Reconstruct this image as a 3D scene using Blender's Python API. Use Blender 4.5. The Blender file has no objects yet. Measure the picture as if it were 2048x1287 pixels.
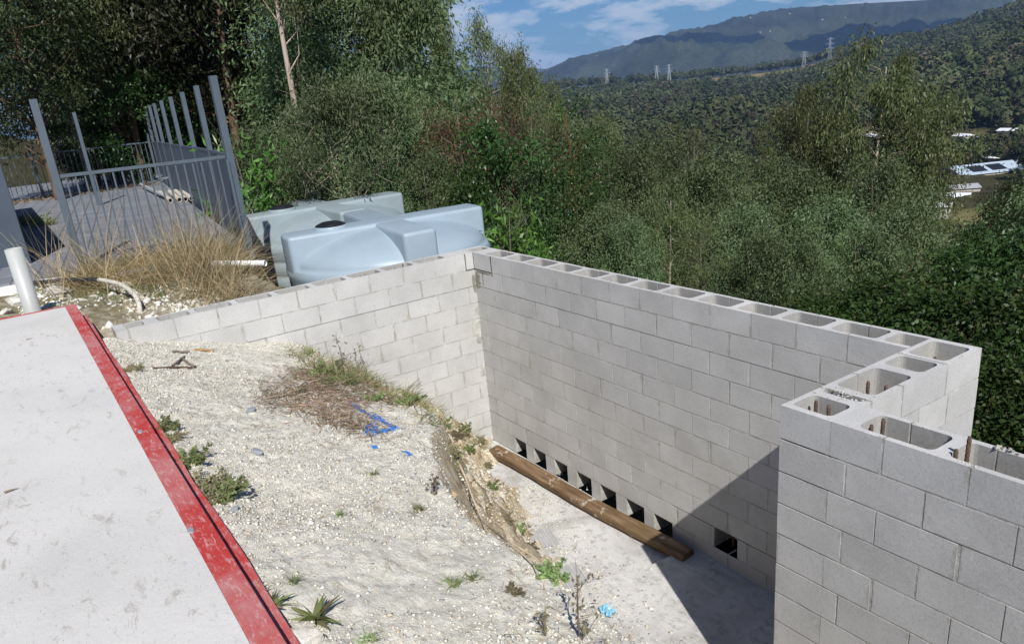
import bpy, bmesh, math, random
import numpy as np
from mathutils import Vector, Matrix
R_ = math.radians
rng = np.random.default_rng(7); random.seed(7)
scn = bpy.context.scene
col = scn.collection

# ---------------------------------------------------------------- camera
CAM = np.array([7.58804258, -4.40767072, 1.72046761])
RT = np.array([0.55954759, 0.82354428, -0.09317357])
DN = np.array([0.23521736, -0.26559349, -0.93495074])
FW = np.array([-0.79471963, 0.50123339, -0.34232411])
F, CX, CY = 1526.02, 1024.0, 737.0
cd = bpy.data.cameras.new('camera'); cam = bpy.data.objects.new('camera', cd); col.objects.link(cam)
M = Matrix(((RT[0], -DN[0], -FW[0], CAM[0]), (RT[1], -DN[1], -FW[1], CAM[1]), (RT[2], -DN[2], -FW[2], CAM[2]), (0, 0, 0, 1)))
cam.matrix_world = M
cd.sensor_width = 36; cd.lens = F * 36 / 2048; cd.shift_y = 93.5 / 2048
cd.clip_start = 0.1; cd.clip_end = 40000
scn.camera = cam

# ---------------------------------------------------------------- sky and sun
SUN = Vector((2.23, -0.956, 2.40)).normalized()
w = bpy.data.worlds.new('World'); scn.world = w; w.use_nodes = True
nt = w.node_tree; nt.nodes.clear()
def N(nt, t, **k):
    n = nt.nodes.new(t)
    for a, b in k.items(): setattr(n, a, b)
    return n
def S(n, **k):
    for a, b in k.items(): n.inputs[a.replace('_', ' ')].default_value = b
    return n
sky = N(nt, 'ShaderNodeTexSky'); sky.sky_type = 'NISHITA'; sky.sun_disc = False
sky.sun_elevation = math.asin(SUN.z); sky.sun_rotation = math.atan2(SUN.x, SUN.y)
sky.altitude = 150; sky.air_density = 1.0; sky.dust_density = 0.6; sky.ozone_density = 2.0
tc = N(nt, 'ShaderNodeTexCoord'); sep = N(nt, 'ShaderNodeSeparateXYZ'); nt.links.new(tc.outputs['Generated'], sep.inputs[0])
def math_(nt, op, a, b=None, c=None, clamp=False):
    n = N(nt, 'ShaderNodeMath', operation=op, use_clamp=clamp)
    for i, v in enumerate((a, b, c)):
        if v is None: continue
        if isinstance(v, (int, float)): n.inputs[i].default_value = v
        else: nt.links.new(v, n.inputs[i])
    return n.outputs[0]
zz = math_(nt, 'ADD', math_(nt, 'MAXIMUM', sep.outputs[2], 0.0), 0.06)
cmb = N(nt, 'ShaderNodeCombineXYZ')
nt.links.new(math_(nt, 'DIVIDE', sep.outputs[0], zz), cmb.inputs[0]); nt.links.new(math_(nt, 'DIVIDE', sep.outputs[1], zz), cmb.inputs[1])
mp = N(nt, 'ShaderNodeMapping'); mp.inputs['Scale'].default_value = (6.5, 6.5, 22.0); mp.inputs['Location'].default_value = (1.3, 0.4, 0)
nt.links.new(tc.outputs['Generated'], mp.inputs[0])
nz = N(nt, 'ShaderNodeTexNoise'); S(nz, Scale=1.0, Detail=9.0, Roughness=0.62, Distortion=0.25); nt.links.new(mp.outputs[0], nz.inputs['Vector'])
cr = N(nt, 'ShaderNodeValToRGB'); nt.links.new(nz.outputs[0], cr.inputs[0])
cr.color_ramp.elements[0].position = 0.44; cr.color_ramp.elements[0].color = (0, 0, 0, 1)
cr.color_ramp.elements[1].position = 0.55; cr.color_ramp.elements[1].color = (1, 1, 1, 1)
cr2 = N(nt, 'ShaderNodeValToRGB'); nt.links.new(nz.outputs[0], cr2.inputs[0])
cr2.color_ramp.elements[0].position = 0.46; cr2.color_ramp.elements[0].color = (12.5, 13.6, 15.6, 1)
cr2.color_ramp.elements[1].position = 0.66; cr2.color_ramp.elements[1].color = (6.5, 7.8, 10.2, 1)
mx = N(nt, 'ShaderNodeMix', data_type='RGBA'); nt.links.new(math_(nt, 'MULTIPLY', math_(nt, 'MULTIPLY', cr.outputs[0], 0.9), math_(nt, 'MULTIPLY_ADD', sep.outputs[2], -4.0, 2.0, clamp=True)), mx.inputs['Factor'])
tint = N(nt, 'ShaderNodeMix', data_type='RGBA', blend_type='MULTIPLY'); tint.inputs['Factor'].default_value = 1.0
nt.links.new(sky.outputs[0], tint.inputs['A']); tint.inputs['B'].default_value = (0.50, 0.82, 1.30, 1)
nt.links.new(tint.outputs['Result'], mx.inputs['A']); nt.links.new(cr2.outputs[0], mx.inputs['B'])
bg = N(nt, 'ShaderNodeBackground'); nt.links.new(mx.outputs['Result'], bg.inputs[0]); bg.inputs[1].default_value = 0.050
wo = N(nt, 'ShaderNodeOutputWorld'); nt.links.new(bg.outputs[0], wo.inputs[0])
sl = bpy.data.lights.new('sun', 'SUN'); sl.energy = 5.0; sl.angle = R_(0.5); sl.color = (1.0, 0.965, 0.915)
so = bpy.data.objects.new('sun', sl); col.objects.link(so); so.rotation_euler = SUN.to_track_quat('Z', 'Y').to_euler(); so.location = (20, -10, 40)
scn.view_settings.view_transform = 'Standard'; scn.view_settings.look = 'None'; scn.view_settings.exposure = 0.16; scn.view_settings.gamma = 1
scn.cycles.max_bounces = 6; scn.cycles.diffuse_bounces = 3; scn.cycles.transmission_bounces = 3; scn.cycles.volume_bounces = 0
scn.cycles.transparent_max_bounces = 8

# ---------------------------------------------------------------- helpers
def ray(px, py): return RT * (px - CX) / F + DN * (py - CY) / F + FW
def at_d(px, py, D):
    d = ray(px, py); return CAM + d * D / math.hypot(d[0], d[1])
def at_z(px, py, z):
    d = ray(px, py); return CAM + d * (z - CAM[2]) / d[2]
def tag(o, label=None, cat=None, group=None, kind=None):
    if label: o['label'] = label
    if cat: o['category'] = cat
    if group: o['group'] = group
    if kind: o['kind'] = kind
    return o
def empty(name, loc=(0, 0, 0), rz=0.0):
    o = bpy.data.objects.new(name, None); col.objects.link(o); o.location = loc; o.rotation_euler = (0, 0, rz); o.empty_display_size = 0.2
    return o
def link(name, me, mat=None, parent=None, smooth=False):
    if mat: me.materials.append(mat)
    if smooth: me.shade_smooth()
    o = bpy.data.objects.new(name, me); col.objects.link(o)
    if parent: o.parent = parent
    return o
def np_mesh(name, V, Fc, attrs=None):
    """V (n,3), Fc (m,k) same-size polygons; attrs: {name: point float array}"""
    me = bpy.data.meshes.new(name); V = np.asarray(V, np.float32); Fc = np.asarray(Fc, np.int32); m, k = Fc.shape
    me.vertices.add(len(V)); me.vertices.foreach_set('co', V.ravel())
    me.loops.add(m * k); me.loops.foreach_set('vertex_index', Fc.ravel())
    me.polygons.add(m); me.polygons.foreach_set('loop_start', np.arange(0, m * k, k, dtype=np.int32))
    try: me.polygons.foreach_set('loop_total', np.full(m, k, np.int32))
    except Exception: pass
    for a, v in (attrs or {}).items():
        v = np.asarray(v, np.float32)
        if v.ndim == 1:
            at = me.attributes.new(a, 'FLOAT', 'POINT'); at.data.foreach_set('value', v)
        else:
            at = me.attributes.new(a, 'FLOAT_COLOR', 'POINT'); at.data.foreach_set('color', np.c_[v, np.ones(len(v))].astype(np.float32).ravel())
    me.update(calc_edges=True)
    return me
def hash2(i, j, s=0):
    n = (i * 374761393 + j * 668265263 + s * 1442695041).astype(np.int64) & 0xffffffff
    n = ((n ^ (n >> 13)) * 1274126177) & 0xffffffff
    return ((n ^ (n >> 16)) & 0xffff) / 65535.0
def vnoise(x, y, s=0):
    xi = np.floor(x).astype(np.int64); yi = np.floor(y).astype(np.int64); fx = x - xi; fy = y - yi
    fx = fx * fx * (3 - 2 * fx); fy = fy * fy * (3 - 2 * fy)
    a = hash2(xi, yi, s); b = hash2(xi + 1, yi, s); c = hash2(xi, yi + 1, s); d = hash2(xi + 1, yi + 1, s)
    return (a * (1 - fx) + b * fx) * (1 - fy) + (c * (1 - fx) + d * fx) * fy - 0.5
def fbm(x, y, o=4, s=0, rough=0.5):
    x = np.asarray(x, float); y = np.asarray(y, float); r = 0; a = 1.0
    for k in range(o):
        r = r + a * vnoise(x, y, s + k); x = x * 2.03; y = y * 2.03; a *= rough
    return r

class MB:
    """collects polygons (with two edge-distance uv layers) into one mesh"""
    def __init__(s): s.v = []; s.f = []; s.u1 = []; s.u2 = []
    def face(s, pts, u1=None, u2=None):
        b = len(s.v); s.v += [tuple(p) for p in pts]; s.f.append(list(range(b, b + len(pts))))
        n = len(pts); s.u1 += list(u1) if u1 else [(.1, .1)] * n; s.u2 += list(u2) if u2 else [(.1, .1)] * n
    def quad(s, pts, w, h):
        s.face(pts, [(0, 0), (w, 0), (w, h), (0, h)], [(w, h), (0, h), (0, 0), (w, 0)])
    def box(s, x0, x1, y0, y1, z0, z1):
        X, Y, Z = x1 - x0, y1 - y0, z1 - z0
        b = len(s.v)
        s.quad([(x0, y0, z0), (x1, y0, z0), (x1, y0, z1), (x0, y0, z1)], X, Z)
        s.quad([(x1, y1, z0), (x0, y1, z0), (x0, y1, z1), (x1, y1, z1)], X, Z)
        s.quad([(x1, y0, z0), (x1, y1, z0), (x1, y1, z1), (x1, y0, z1)], Y, Z)
        s.quad([(x0, y1, z0), (x0, y0, z0), (x0, y0, z1), (x0, y1, z1)], Y, Z)
        s.quad([(x0, y0, z1), (x1, y0, z1), (x1, y1, z1), (x0, y1, z1)], X, Y)
        s.quad([(x0, y1, z0), (x1, y1, z0), (x1, y0, z0), (x0, y0, z0)], X, Y)
    def build(s, name, mat, parent=None, xf=None, merge=True, bevel=0, smooth=False):
        me = bpy.data.meshes.new(name); me.from_pydata(s.v, [], s.f)
        for nm, d in (('e1', s.u1), ('e2', s.u2)):
            l = me.uv_layers.new(name=nm); l.data.foreach_set('uv', np.array(d, np.float32).ravel())
        bm = bmesh.new(); bm.from_mesh(me)
        if xf is not None: bmesh.ops.transform(bm, matrix=xf, verts=bm.verts)
        if merge: bmesh.ops.remove_doubles(bm, verts=bm.verts, dist=0.0002)
        bmesh.ops.recalc_face_normals(bm, faces=bm.faces)
        if bevel: bmesh.ops.bevel(bm, geom=[e for e in bm.edges], offset=bevel, segments=2, affect='EDGES', profile=.5)
        bm.to_mesh(me); bm.free(); me.materials.append(mat)
        o = bpy.data.objects.new(name, me); col.objects.link(o); o.parent = parent
        if smooth: me.shade_smooth()
        return o

def tube(pts, rad, seg=6, cap=True):
    """returns V,F(quads list) for a tapered tube along pts"""
    pts = np.asarray(pts, float); n = len(pts); rad = np.broadcast_to(rad, (n,)) if np.ndim(rad) else np.full(n, rad)
    V = []; t = np.gradient(pts, axis=0); t /= np.linalg.norm(t, axis=1)[:, None] + 1e-9
    up = np.array([0, 0, 1.0]) if abs(t[0][2]) < .9 else np.array([1.0, 0, 0])
    for i in range(n):
        a = np.cross(t[i], up); a /= np.linalg.norm(a) + 1e-9; b = np.cross(t[i], a)
        for k in range(seg):
            th = 2 * math.pi * k / seg; V.append(pts[i] + rad[i] * (math.cos(th) * a + math.sin(th) * b))
    Fq = [[i * seg + k, i * seg + (k + 1) % seg, (i + 1) * seg + (k + 1) % seg, (i + 1) * seg + k] for i in range(n - 1) for k in range(seg)]
    return V, Fq
class TB:
    def __init__(s): s.V = []; s.F = []
    def add(s, pts, rad, seg=6):
        V, Fq = tube(pts, rad, seg); b = len(s.V); s.V += V; s.F += [[i + b for i in f] for f in Fq]
    def mesh(s, name): return np_mesh(name, np.array(s.V), np.array(s.F))

# ---------------------------------------------------------------- materials
def mat(name, base=(.5, .5, .5), rough=.8, spec=.3, metal=0):
    m = bpy.data.materials.new(name); m.use_nodes = True; b = m.node_tree.nodes['Principled BSDF']
    b.inputs['Base Color'].default_value = (*base, 1); b.inputs['Roughness'].default_value = rough
    b.inputs['Specular IOR Level'].default_value = spec; b.inputs['Metallic'].default_value = metal
    return m, m.node_tree, b
def noise(nt, scale, detail=4, rough=.55, coord=None, dist=0):
    n = N(nt, 'ShaderNodeTexNoise'); S(n, Scale=scale, Detail=float(detail), Roughness=rough, Distortion=float(dist))
    if coord is None:
        g = nt.nodes.get('TCO') or N(nt, 'ShaderNodeTexCoord'); g.name = 'TCO'; coord = g.outputs['Object']
    nt.links.new(coord, n.inputs['Vector']); return n.outputs[0]
def ramp(nt, fac, stops):
    r = N(nt, 'ShaderNodeValToRGB'); nt.links.new(fac, r.inputs[0]); e = r.color_ramp.elements
    while len(e) < len(stops): e.new(0.5)
    for i, (p, c) in enumerate(stops):
        e[i].position = p; e[i].color = (*c, 1) if not isinstance(c, (int, float)) else (c, c, c, 1)
    return r.outputs[0]
def mixc(nt, fac, a, b, bt='MIX'):
    m = N(nt, 'ShaderNodeMix', data_type='RGBA', blend_type=bt)
    for k, v in (('Factor', fac), ('A', a), ('B', b)):
        i = m.inputs[k]
        if isinstance(v, (int, float)): i.default_value = v if k == 'Factor' else (v, v, v, 1)
        elif isinstance(v, tuple): i.default_value = (*v, 1)
        else: nt.links.new(v, i)
    return m.outputs['Result']
def bump(nt, b, h, strength=.3, dist=.01):
    n = N(nt, 'ShaderNodeBump'); n.inputs['Strength'].default_value = strength; n.inputs['Distance'].default_value = dist
    nt.links.new(h, n.inputs['Height'])
    if b.inputs['Normal'].links: nt.links.new(b.inputs['Normal'].links[0].from_socket, n.inputs['Normal'])
    nt.links.new(n.outputs[0], b.inputs['Normal'])
def setc(nt, b, c): nt.links.new(c, b.inputs['Base Color'])

# concrete blocks
def block_mat(name, base):
    m, nt, b = mat(name, base, .92, .15)
    geo = N(nt, 'ShaderNodeNewGeometry'); rnd = geo.outputs['Random Per Island']
    e1 = N(nt, 'ShaderNodeUVMap', uv_map='e1'); e2 = N(nt, 'ShaderNodeUVMap', uv_map='e2')
    s1 = N(nt, 'ShaderNodeSeparateXYZ'); s2 = N(nt, 'ShaderNodeSeparateXYZ'); nt.links.new(e1.outputs[0], s1.inputs[0]); nt.links.new(e2.outputs[0], s2.inputs[0])
    dmin = math_(nt, 'MINIMUM', math_(nt, 'MINIMUM', s1.outputs[0], s1.outputs[1]), math_(nt, 'MINIMUM', s2.outputs[0], s2.outputs[1]))
    dver = math_(nt, 'MINIMUM', s1.outputs[0], s2.outputs[0])
    c1 = ramp(nt, rnd, [(0, tuple(x * .94 for x in base)), (.5, base), (1, tuple(x * 1.05 for x in base))])
    c = mixc(nt, 1.0, c1, ramp(nt, noise(nt, 2.2, 5, .6), [(.3, .87), (.7, 1.09)]), 'MULTIPLY')
    c = mixc(nt, math_(nt, 'MULTIPLY', ramp(nt, noise(nt, 3.1, 6, .72, dist=.8), [(.60, 0), (.72, 1)]), .35), c, (.66, .655, .64))
    c = mixc(nt, 1.0, c, ramp(nt, noise(nt, 70, 3, .7), [(.32, .84), (.5, 1.0), (.75, 1.06)]), 'MULTIPLY')
    c = mixc(nt, math_(nt, 'MULTIPLY', ramp(nt, noise(nt, 160, 2, .5), [(.68, 0), (.72, 1)]), .5), c, (.10, .095, .09))
    # dried mortar smears along the joints
    wob = math_(nt, 'MULTIPLY', math_(nt, 'SUBTRACT', noise(nt, 3.8, 5, .7), .505), .20)
    sm = math_(nt, 'MULTIPLY', math_(nt, 'SUBTRACT', wob, dver), 90, clamp=True)
    sm2 = math_(nt, 'MULTIPLY', math_(nt, 'SUBTRACT', math_(nt, 'MULTIPLY', wob, .35), dmin), 120, clamp=True)
    c = mixc(nt, math_(nt, 'MULTIPLY', math_(nt, 'MAXIMUM', sm, sm2), .6), c, (.335, .322, .268))
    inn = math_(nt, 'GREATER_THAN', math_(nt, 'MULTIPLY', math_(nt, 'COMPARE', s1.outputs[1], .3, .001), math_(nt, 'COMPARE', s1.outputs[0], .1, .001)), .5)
    c = mixc(nt, inn, c, mixc(nt, 1.0, c, (.74, .73, .71), 'MULTIPLY'))  # inner faces of the cores darkened in the colour, standing in for shade
    # water stain film
    c = mixc(nt, math_(nt, 'MULTIPLY', ramp(nt, noise(nt, .9, 4, .6, dist=.6), [(.56, 0), (.72, 1)]), .35), c, (.36, .345, .30))
    setc(nt, b, c)
    bump(nt, b, noise(nt, 120, 4, .7), .35, .004); bump(nt, b, noise(nt, 14, 4, .6), .25, .008)
    return m
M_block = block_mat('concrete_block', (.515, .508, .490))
m, nt, b = mat('mortar', (.33, .318, .27), .95, .1)
c = ramp(nt, noise(nt, 9, 5, .65), [(.3, (.28, .272, .23)), (.5, (.40, .39, .35)), (.66, (.57, .56, .53))])
setc(nt, b, c); bump(nt, b, noise(nt, 60, 4, .7), .6, .01); M_mortar = m
m, nt, b = mat('mortar_patch', (.27, .262, .215), .95, .1)
setc(nt, b, ramp(nt, noise(nt, 12, 4, .6), [(.3, (.20, .195, .15)), (.7, (.33, .32, .27))])); bump(nt, b, noise(nt, 50, 4, .7), .7, .01); M_patch = m
# slab concrete
def slab_mat(name, base, dark, spots=True, sc=1.0):
    m, nt, b = mat(name, base, .85, .2)
    c = ramp(nt, noise(nt, 1.1 * sc, 6, .62), [(.28, tuple(x * .88 for x in base)), (.55, base), (.8, tuple(min(.95, x * 1.05) for x in base))])
    if spots:
        g = nt.nodes['TCO'].outputs['Object']
        mp = N(nt, 'ShaderNodeMapping'); mp.inputs['Scale'].default_value = (1, 2.4, 1); nt.links.new(g, mp.inputs[0])
        msk = ramp(nt, noise(nt, .75, 3, .5), [(.40, .15), (.56, 1)])
        sp = ramp(nt, noise(nt, 6.5, 7, .76, mp.outputs[0], .5), [(.56, 0), (.65, 1)])
        c = mixc(nt, math_(nt, 'MULTIPLY', math_(nt, 'MULTIPLY', sp, msk), .72), c, dark)
        sp2 = ramp(nt, noise(nt, 46, 3, .6, mp.outputs[0]), [(.66, 0), (.70, 1)])
        c = mixc(nt, math_(nt, 'MULTIPLY', sp2, .55), c, tuple(x * .6 for x in dark))
    c = mixc(nt, 1.0, c, ramp(nt, noise(nt, 90, 3, .7), [(.3, .93), (.7, 1.04)]), 'MULTIPLY')
    setc(nt, b, c); bump(nt, b, noise(nt, 40, 5, .7), .3, .006); bump(nt, b, noise(nt, 5, 4, .6), .15, .02)
    return m
M_slab = slab_mat('slab_concrete', (.61, .59, .555), (.34, .325, .28))
m, nt, b = mat('floor_concrete', (.52, .51, .485), .9, .2)
c = ramp(nt, noise(nt, 1.6, 7, .68, dist=.8), [(.30, (.36, .35, .325)), (.48, (.52, .51, .485)), (.62, (.60, .592, .57)), (.78, (.70, .69, .67))])
c = mixc(nt, math_(nt, 'MULTIPLY', ramp(nt, noise(nt, 14, 6, .75), [(.52, 0), (.64, 1)]), .7), c, (.29, .275, .24))
mpf = N(nt, 'ShaderNodeMapping'); mpf.inputs['Scale'].default_value = (.5, 5, 1); mpf.inputs['Rotation'].default_value = (0, 0, .5); nt.links.new(nt.nodes['TCO'].outputs['Object'], mpf.inputs[0])
c = mixc(nt, math_(nt, 'MULTIPLY', ramp(nt, noise(nt, 3.0, 5, .7, mpf.outputs[0]), [(.55, 0), (.75, 1)]), .5), c, (.74, .735, .72))
setc(nt, b, c); bump(nt, b, noise(nt, 30, 6, .75), .5, .012); M_floor = m
# red painted edge
m, nt, b = mat('red_paint', (.55, .05, .04), .55, .4)
g = N(nt, 'ShaderNodeTexCoord'); g.name = 'TCO'; mp = N(nt, 'ShaderNodeMapping'); mp.inputs['Scale'].default_value = (1, 3, 1); nt.links.new(g.outputs['Object'], mp.inputs[0])
fade = ramp(nt, noise(nt, 2.3, 5, .65), [(.40, 0), (.66, 1)])
c = mixc(nt, math_(nt, 'MULTIPLY', fade, .9), (.47, .045, .038), (.50, .20, .19))
c = mixc(nt, ramp(nt, noise(nt, 16, 6, .75, mp.outputs[0], .5), [(.52, 0), (.64, .8)]), c, (.58, .36, .34))
c = mixc(nt, ramp(nt, noise(nt, 1.3, 4, .7), [(.60, 0), (.66, .8)]), c, (.52, .47, .44))
c = mixc(nt, math_(nt, 'MULTIPLY', ramp(nt, noise(nt, 40, 3, .7), [(.62, 0), (.72, 1)]), .5), c, (.25, .03, .025))
setc(nt, b, c); bump(nt, b, noise(nt, 22, 5, .7, mp.outputs[0], .4), .6, .01); M_red = m
# earth: gravel top, clay face
m, nt, b = mat('embankment_earth', (.5, .47, .4), .95, .1)
g = N(nt, 'ShaderNodeNewGeometry'); sn = N(nt, 'ShaderNodeSeparateXYZ'); nt.links.new(g.outputs['True Normal'], sn.inputs[0])
top = ramp(nt, noise(nt, 26, 6, .72), [(.28, (.34, .315, .25)), (.40, (.58, .55, .455)), (.52, (.70, .67, .57)), (.70, (.78, .76, .67))])
top = mixc(nt, ramp(nt, noise(nt, .9, 4, .6), [(.5, 0), (.72, .55)]), top, (.66, .62, .54))
top = mixc(nt, ramp(nt, noise(nt, 2.6, 4, .6), [(.60, 0), (.74, .5)]), top, (.40, .37, .31))
clay = ramp(nt, noise(nt, 3.2, 7, .7, dist=.6), [(.3, (.22, .17, .10)), (.45, (.44, .36, .24)), (.6, (.58, .51, .38)), (.75, (.68, .64, .54))])
c = mixc(nt, ramp(nt, sn.outputs[2], [(.70, 1), (.88, 0)]), top, clay)
setc(nt, b, c); bump(nt, b, noise(nt, 60, 5, .75), .7, .012); bump(nt, b, noise(nt, 9, 5, .7), .3, .03); bump(nt, b, noise(nt, 24, 6, .8), .5, .03); M_earth = m
# rough ground behind the wall
m, nt, b = mat('rubble_ground', (.4, .36, .28), .95, .1)
c = ramp(nt, noise(nt, 7, 7, .72), [(.3, (.13, .105, .06)), (.44, (.27, .225, .14)), (.55, (.42, .375, .28)), (.68, (.62, .58, .48))])
c = mixc(nt, ramp(nt, noise(nt, 1.3, 4, .6), [(.48, 0), (.62, .75)]), c, (.19, .17, .085))
setc(nt, b, c); bump(nt, b, noise(nt, 22, 6, .75), 1.0, .04); M_rubble = m
# pavement with scored grid
m, nt, b = mat('pavement_tiles', (.13, .14, .155), .8, .3)
g = N(nt, 'ShaderNodeTexCoord'); g.name = 'TCO'; mp = N(nt, 'ShaderNodeMapping'); mp.inputs['Rotation'].default_value = (0, 0, R_(8)); nt.links.new(g.outputs['Object'], mp.inputs[0])
sp = N(nt, 'ShaderNodeSeparateXYZ'); nt.links.new(mp.outputs[0], sp.inputs[0])
def gl(ax, per, wd):
    f = math_(nt, 'FRACT', math_(nt, 'DIVIDE', ax, per)); f = math_(nt, 'ABSOLUTE', math_(nt, 'SUBTRACT', f, .5))
    return math_(nt, 'GREATER_THAN', f, .5 - wd / per / 2)
gr = math_(nt, 'MAXIMUM', gl(sp.outputs[0], .8, .035), gl(sp.outputs[1], .26, .022))
c = ramp(nt, noise(nt, 1.5, 6, .65), [(.3, (.150, .160, .180)), (.6, (.205, .215, .235)), (.8, (.30, .31, .33))])
c = mixc(nt, math_(nt, 'MULTIPLY', gr, .6), c, (.045, .047, .05))
setc(nt, b, c); bump(nt, b, math_(nt, 'SUBTRACT', 1.0, gr), .6, .01); M_pave = m
# terrain
m, nt, b = mat('terrain_ground', (.08, .07, .04), .98, .05)
a = N(nt, 'ShaderNodeAttribute', attribute_name='clear')
c = ramp(nt, noise(nt, .08, 8, .7), [(.35, (.030, .030, .014)), (.6, (.058, .052, .026)), (.8, (.10, .085, .045))])
cg = ramp(nt, noise(nt, .02, 6, .6), [(.35, (.12, .13, .05)), (.55, (.20, .165, .075)), (.7, (.27, .17, .09))])
c = mixc(nt, a.outputs['Fac'], c, cg); setc(nt, b, c); M_terr = m
# foliage
def leaf_mat(name, cols, rough=.55, trans=.25, spec=.3):
    m = bpy.data.materials.new(name); m.use_nodes = True; nt = m.node_tree; nt.nodes.clear()
    geo = N(nt, 'ShaderNodeNewGeometry'); oi = N(nt, 'ShaderNodeObjectInfo')
    r = ramp(nt, geo.outputs['Random Per Island'], [(i / (len(cols) - 1), c) for i, c in enumerate(cols)])
    r = mixc(nt, 1.0, r, ramp(nt, noise(nt, .9, 3, .6), [(.3, .60), (.7, 1.35)]), 'MULTIPLY')
    hs = N(nt, 'ShaderNodeHueSaturation'); nt.links.new(r, hs.inputs['Color'])
    nt.links.new(math_(nt, 'MULTIPLY_ADD', oi.outputs['Random'], .05, .475), hs.inputs['Hue'])
    nt.links.new(math_(nt, 'MULTIPLY_ADD', oi.outputs['Random'], .75, .62), hs.inputs['Value'])
    b = N(nt, 'ShaderNodeBsdfPrincipled'); S(b, Roughness=rough); b.inputs['Specular IOR Level'].default_value = spec
    nt.links.new(hs.outputs[0], b.inputs['Base Color'])
    t = N(nt, 'ShaderNodeBsdfTranslucent'); nt.links.new(mixc(nt, 1.0, hs.outputs[0], (1.1, 1.2, .55), 'MULTIPLY'), t.inputs[0])
    mxs = N(nt, 'ShaderNodeMixShader'); mxs.inputs[0].default_value = trans
    nt.links.new(b.outputs[0], mxs.inputs[1]); nt.links.new(t.outputs[0], mxs.inputs[2])
    o = N(nt, 'ShaderNodeOutputMaterial'); nt.links.new(mxs.outputs[0], o.inputs[0]); return m
L_gum = leaf_mat('gum_leaves', [(.068, .096, .030), (.100, .132, .046), (.150, .180, .078), (.110, .104, .044)], .45)
L_wattle = leaf_mat('wattle_leaves', [(.070, .108, .040), (.100, .145, .060), (.145, .190, .095), (.085, .115, .045)], .6)
L_broad = leaf_mat('broad_leaves', [(.022, .055, .014), (.036, .082, .020), (.060, .118, .030), (.028, .065, .018)], .38)
L_dark = leaf_mat('dark_leaves', [(.018, .028, .010), (.030, .044, .015), (.045, .060, .022), (.035, .036, .014)], .5)
L_rust = leaf_mat('rusty_leaves', [(.120, .060, .038), (.160, .078, .050), (.090, .078, .042), (.130, .062, .042)], .7)
L_lantana = leaf_mat('shrub_leaves', [(.018, .046, .011), (.034, .078, .018), (.060, .110, .026), (.026, .058, .014), (.075, .095, .03)], .45, .25, .22)
L_lime = leaf_mat('fresh_leaves', [(.06, .14, .025), (.10, .21, .04), (.14, .25, .06)], .4)
L_weed = leaf_mat('weed_leaves', [(.14, .20, .06), (.21, .28, .10), (.28, .33, .15), (.25, .22, .12)], .6)
L_weedred = leaf_mat('weed_red_leaves', [(.20, .14, .10), (.27, .20, .14), (.18, .20, .10), (.30, .25, .16)], .7)
L_dry = leaf_mat('dry_grass', [(.36, .27, .14), (.55, .44, .25), (.70, .60, .38), (.25, .185, .09), (.20, .21, .09)], .7, .25)
L_litter = leaf_mat('leaf_litter', [(.22, .15, .10), (.28, .18, .13), (.40, .32, .22), (.15, .105, .08), (.22, .20, .10)], .8, .1)
def bark(name, a, b_):
    m, nt, b = mat(name, a, .9, .1)
    g = N(nt, 'ShaderNodeTexCoord'); g.name = 'TCO'; mp = N(nt, 'ShaderNodeMapping'); mp.inputs['Scale'].default_value = (6, 6, .8); nt.links.new(g.outputs['Object'], mp.inputs[0])
    setc(nt, b, ramp(nt, noise(nt, 1.6, 6, .7, mp.outputs[0]), [(.35, a), (.65, b_)])); bump(nt, b, noise(nt, 4, 5, .7, mp.outputs[0]), .6, .03); return m
B_pale = bark('pale_bark', (.33, .25, .19), (.56, .47, .39))
B_grey = bark('grey_bark', (.09, .078, .06), (.22, .195, .155))
B_brown = bark('brown_bark', (.075, .05, .03), (.19, .135, .09))
B_red = bark('reddish_bark', (.12, .045, .025), (.26, .12, .06))
# misc
def plain(name, c, rough=.6, spec=.3, metal=0, nscale=8, var=.12, bmp=.1):
    m, nt, b = mat(name, c, rough, spec, metal)
    setc(nt, b, mixc(nt, 1.0, c, ramp(nt, noise(nt, nscale, 5, .65), [(.3, 1 - var), (.7, 1 + var)]), 'MULTIPLY'))
    if bmp: bump(nt, b, noise(nt, nscale * 4, 4, .6), bmp, .01)
    return m
M_tank = plain('tank_plastic', (.30, .375, .43), .42, .4, nscale=1.6, var=.07, bmp=.03)
M_tank2 = plain('tank_plastic_older', (.26, .315, .335), .5, .35, nscale=1.6, var=.08, bmp=.03)
M_lid = plain('black_plastic', (.014, .014, .017), .35, .5, nscale=10, var=.2, bmp=.1)
M_steel = plain('fence_paint', (.085, .11, .135), .5, .4, nscale=3, var=.12, bmp=.05)
M_sheet = plain('sheet_steel', (.07, .088, .115), .5, .4, nscale=2, var=.12, bmp=.05)
M_pvc = plain('pvc_pipe', (.43, .44, .42), .4, .45, nscale=3, var=.06, bmp=.03)
M_white = plain('white_paint', (.82, .82, .80), .5, .4, nscale=5, var=.05, bmp=.1)
M_hose = plain('black_hose', (.03, .032, .04), .5, .4, nscale=14, var=.4)
M_hosed = plain('dusty_hose', (.55, .52, .44), .9, .1, nscale=26, var=.35, bmp=.5)
M_rebar = plain('rusty_rebar', (.125, .085, .060), .85, .2, nscale=60, var=.4, bmp=.6)
M_ripe = plain('earthen_pipe', (.50, .47, .40), .8, .2, nscale=9, var=.12)
M_grey = plain('grey_metal', (.27, .29, .31), .6, .3, nscale=6, var=.12)
M_tie = plain('galvanised_wire', (.55, .62, .68), .35, .5, .5, nscale=6)
m, nt, b = mat('timber', (.25, .14, .06), .8, .2)
g = N(nt, 'ShaderNodeTexCoord'); g.name = 'TCO'; mp = N(nt, 'ShaderNodeMapping'); mp.inputs['Scale'].default_value = (1, 9, 9); nt.links.new(g.outputs['Object'], mp.inputs[0])
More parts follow.
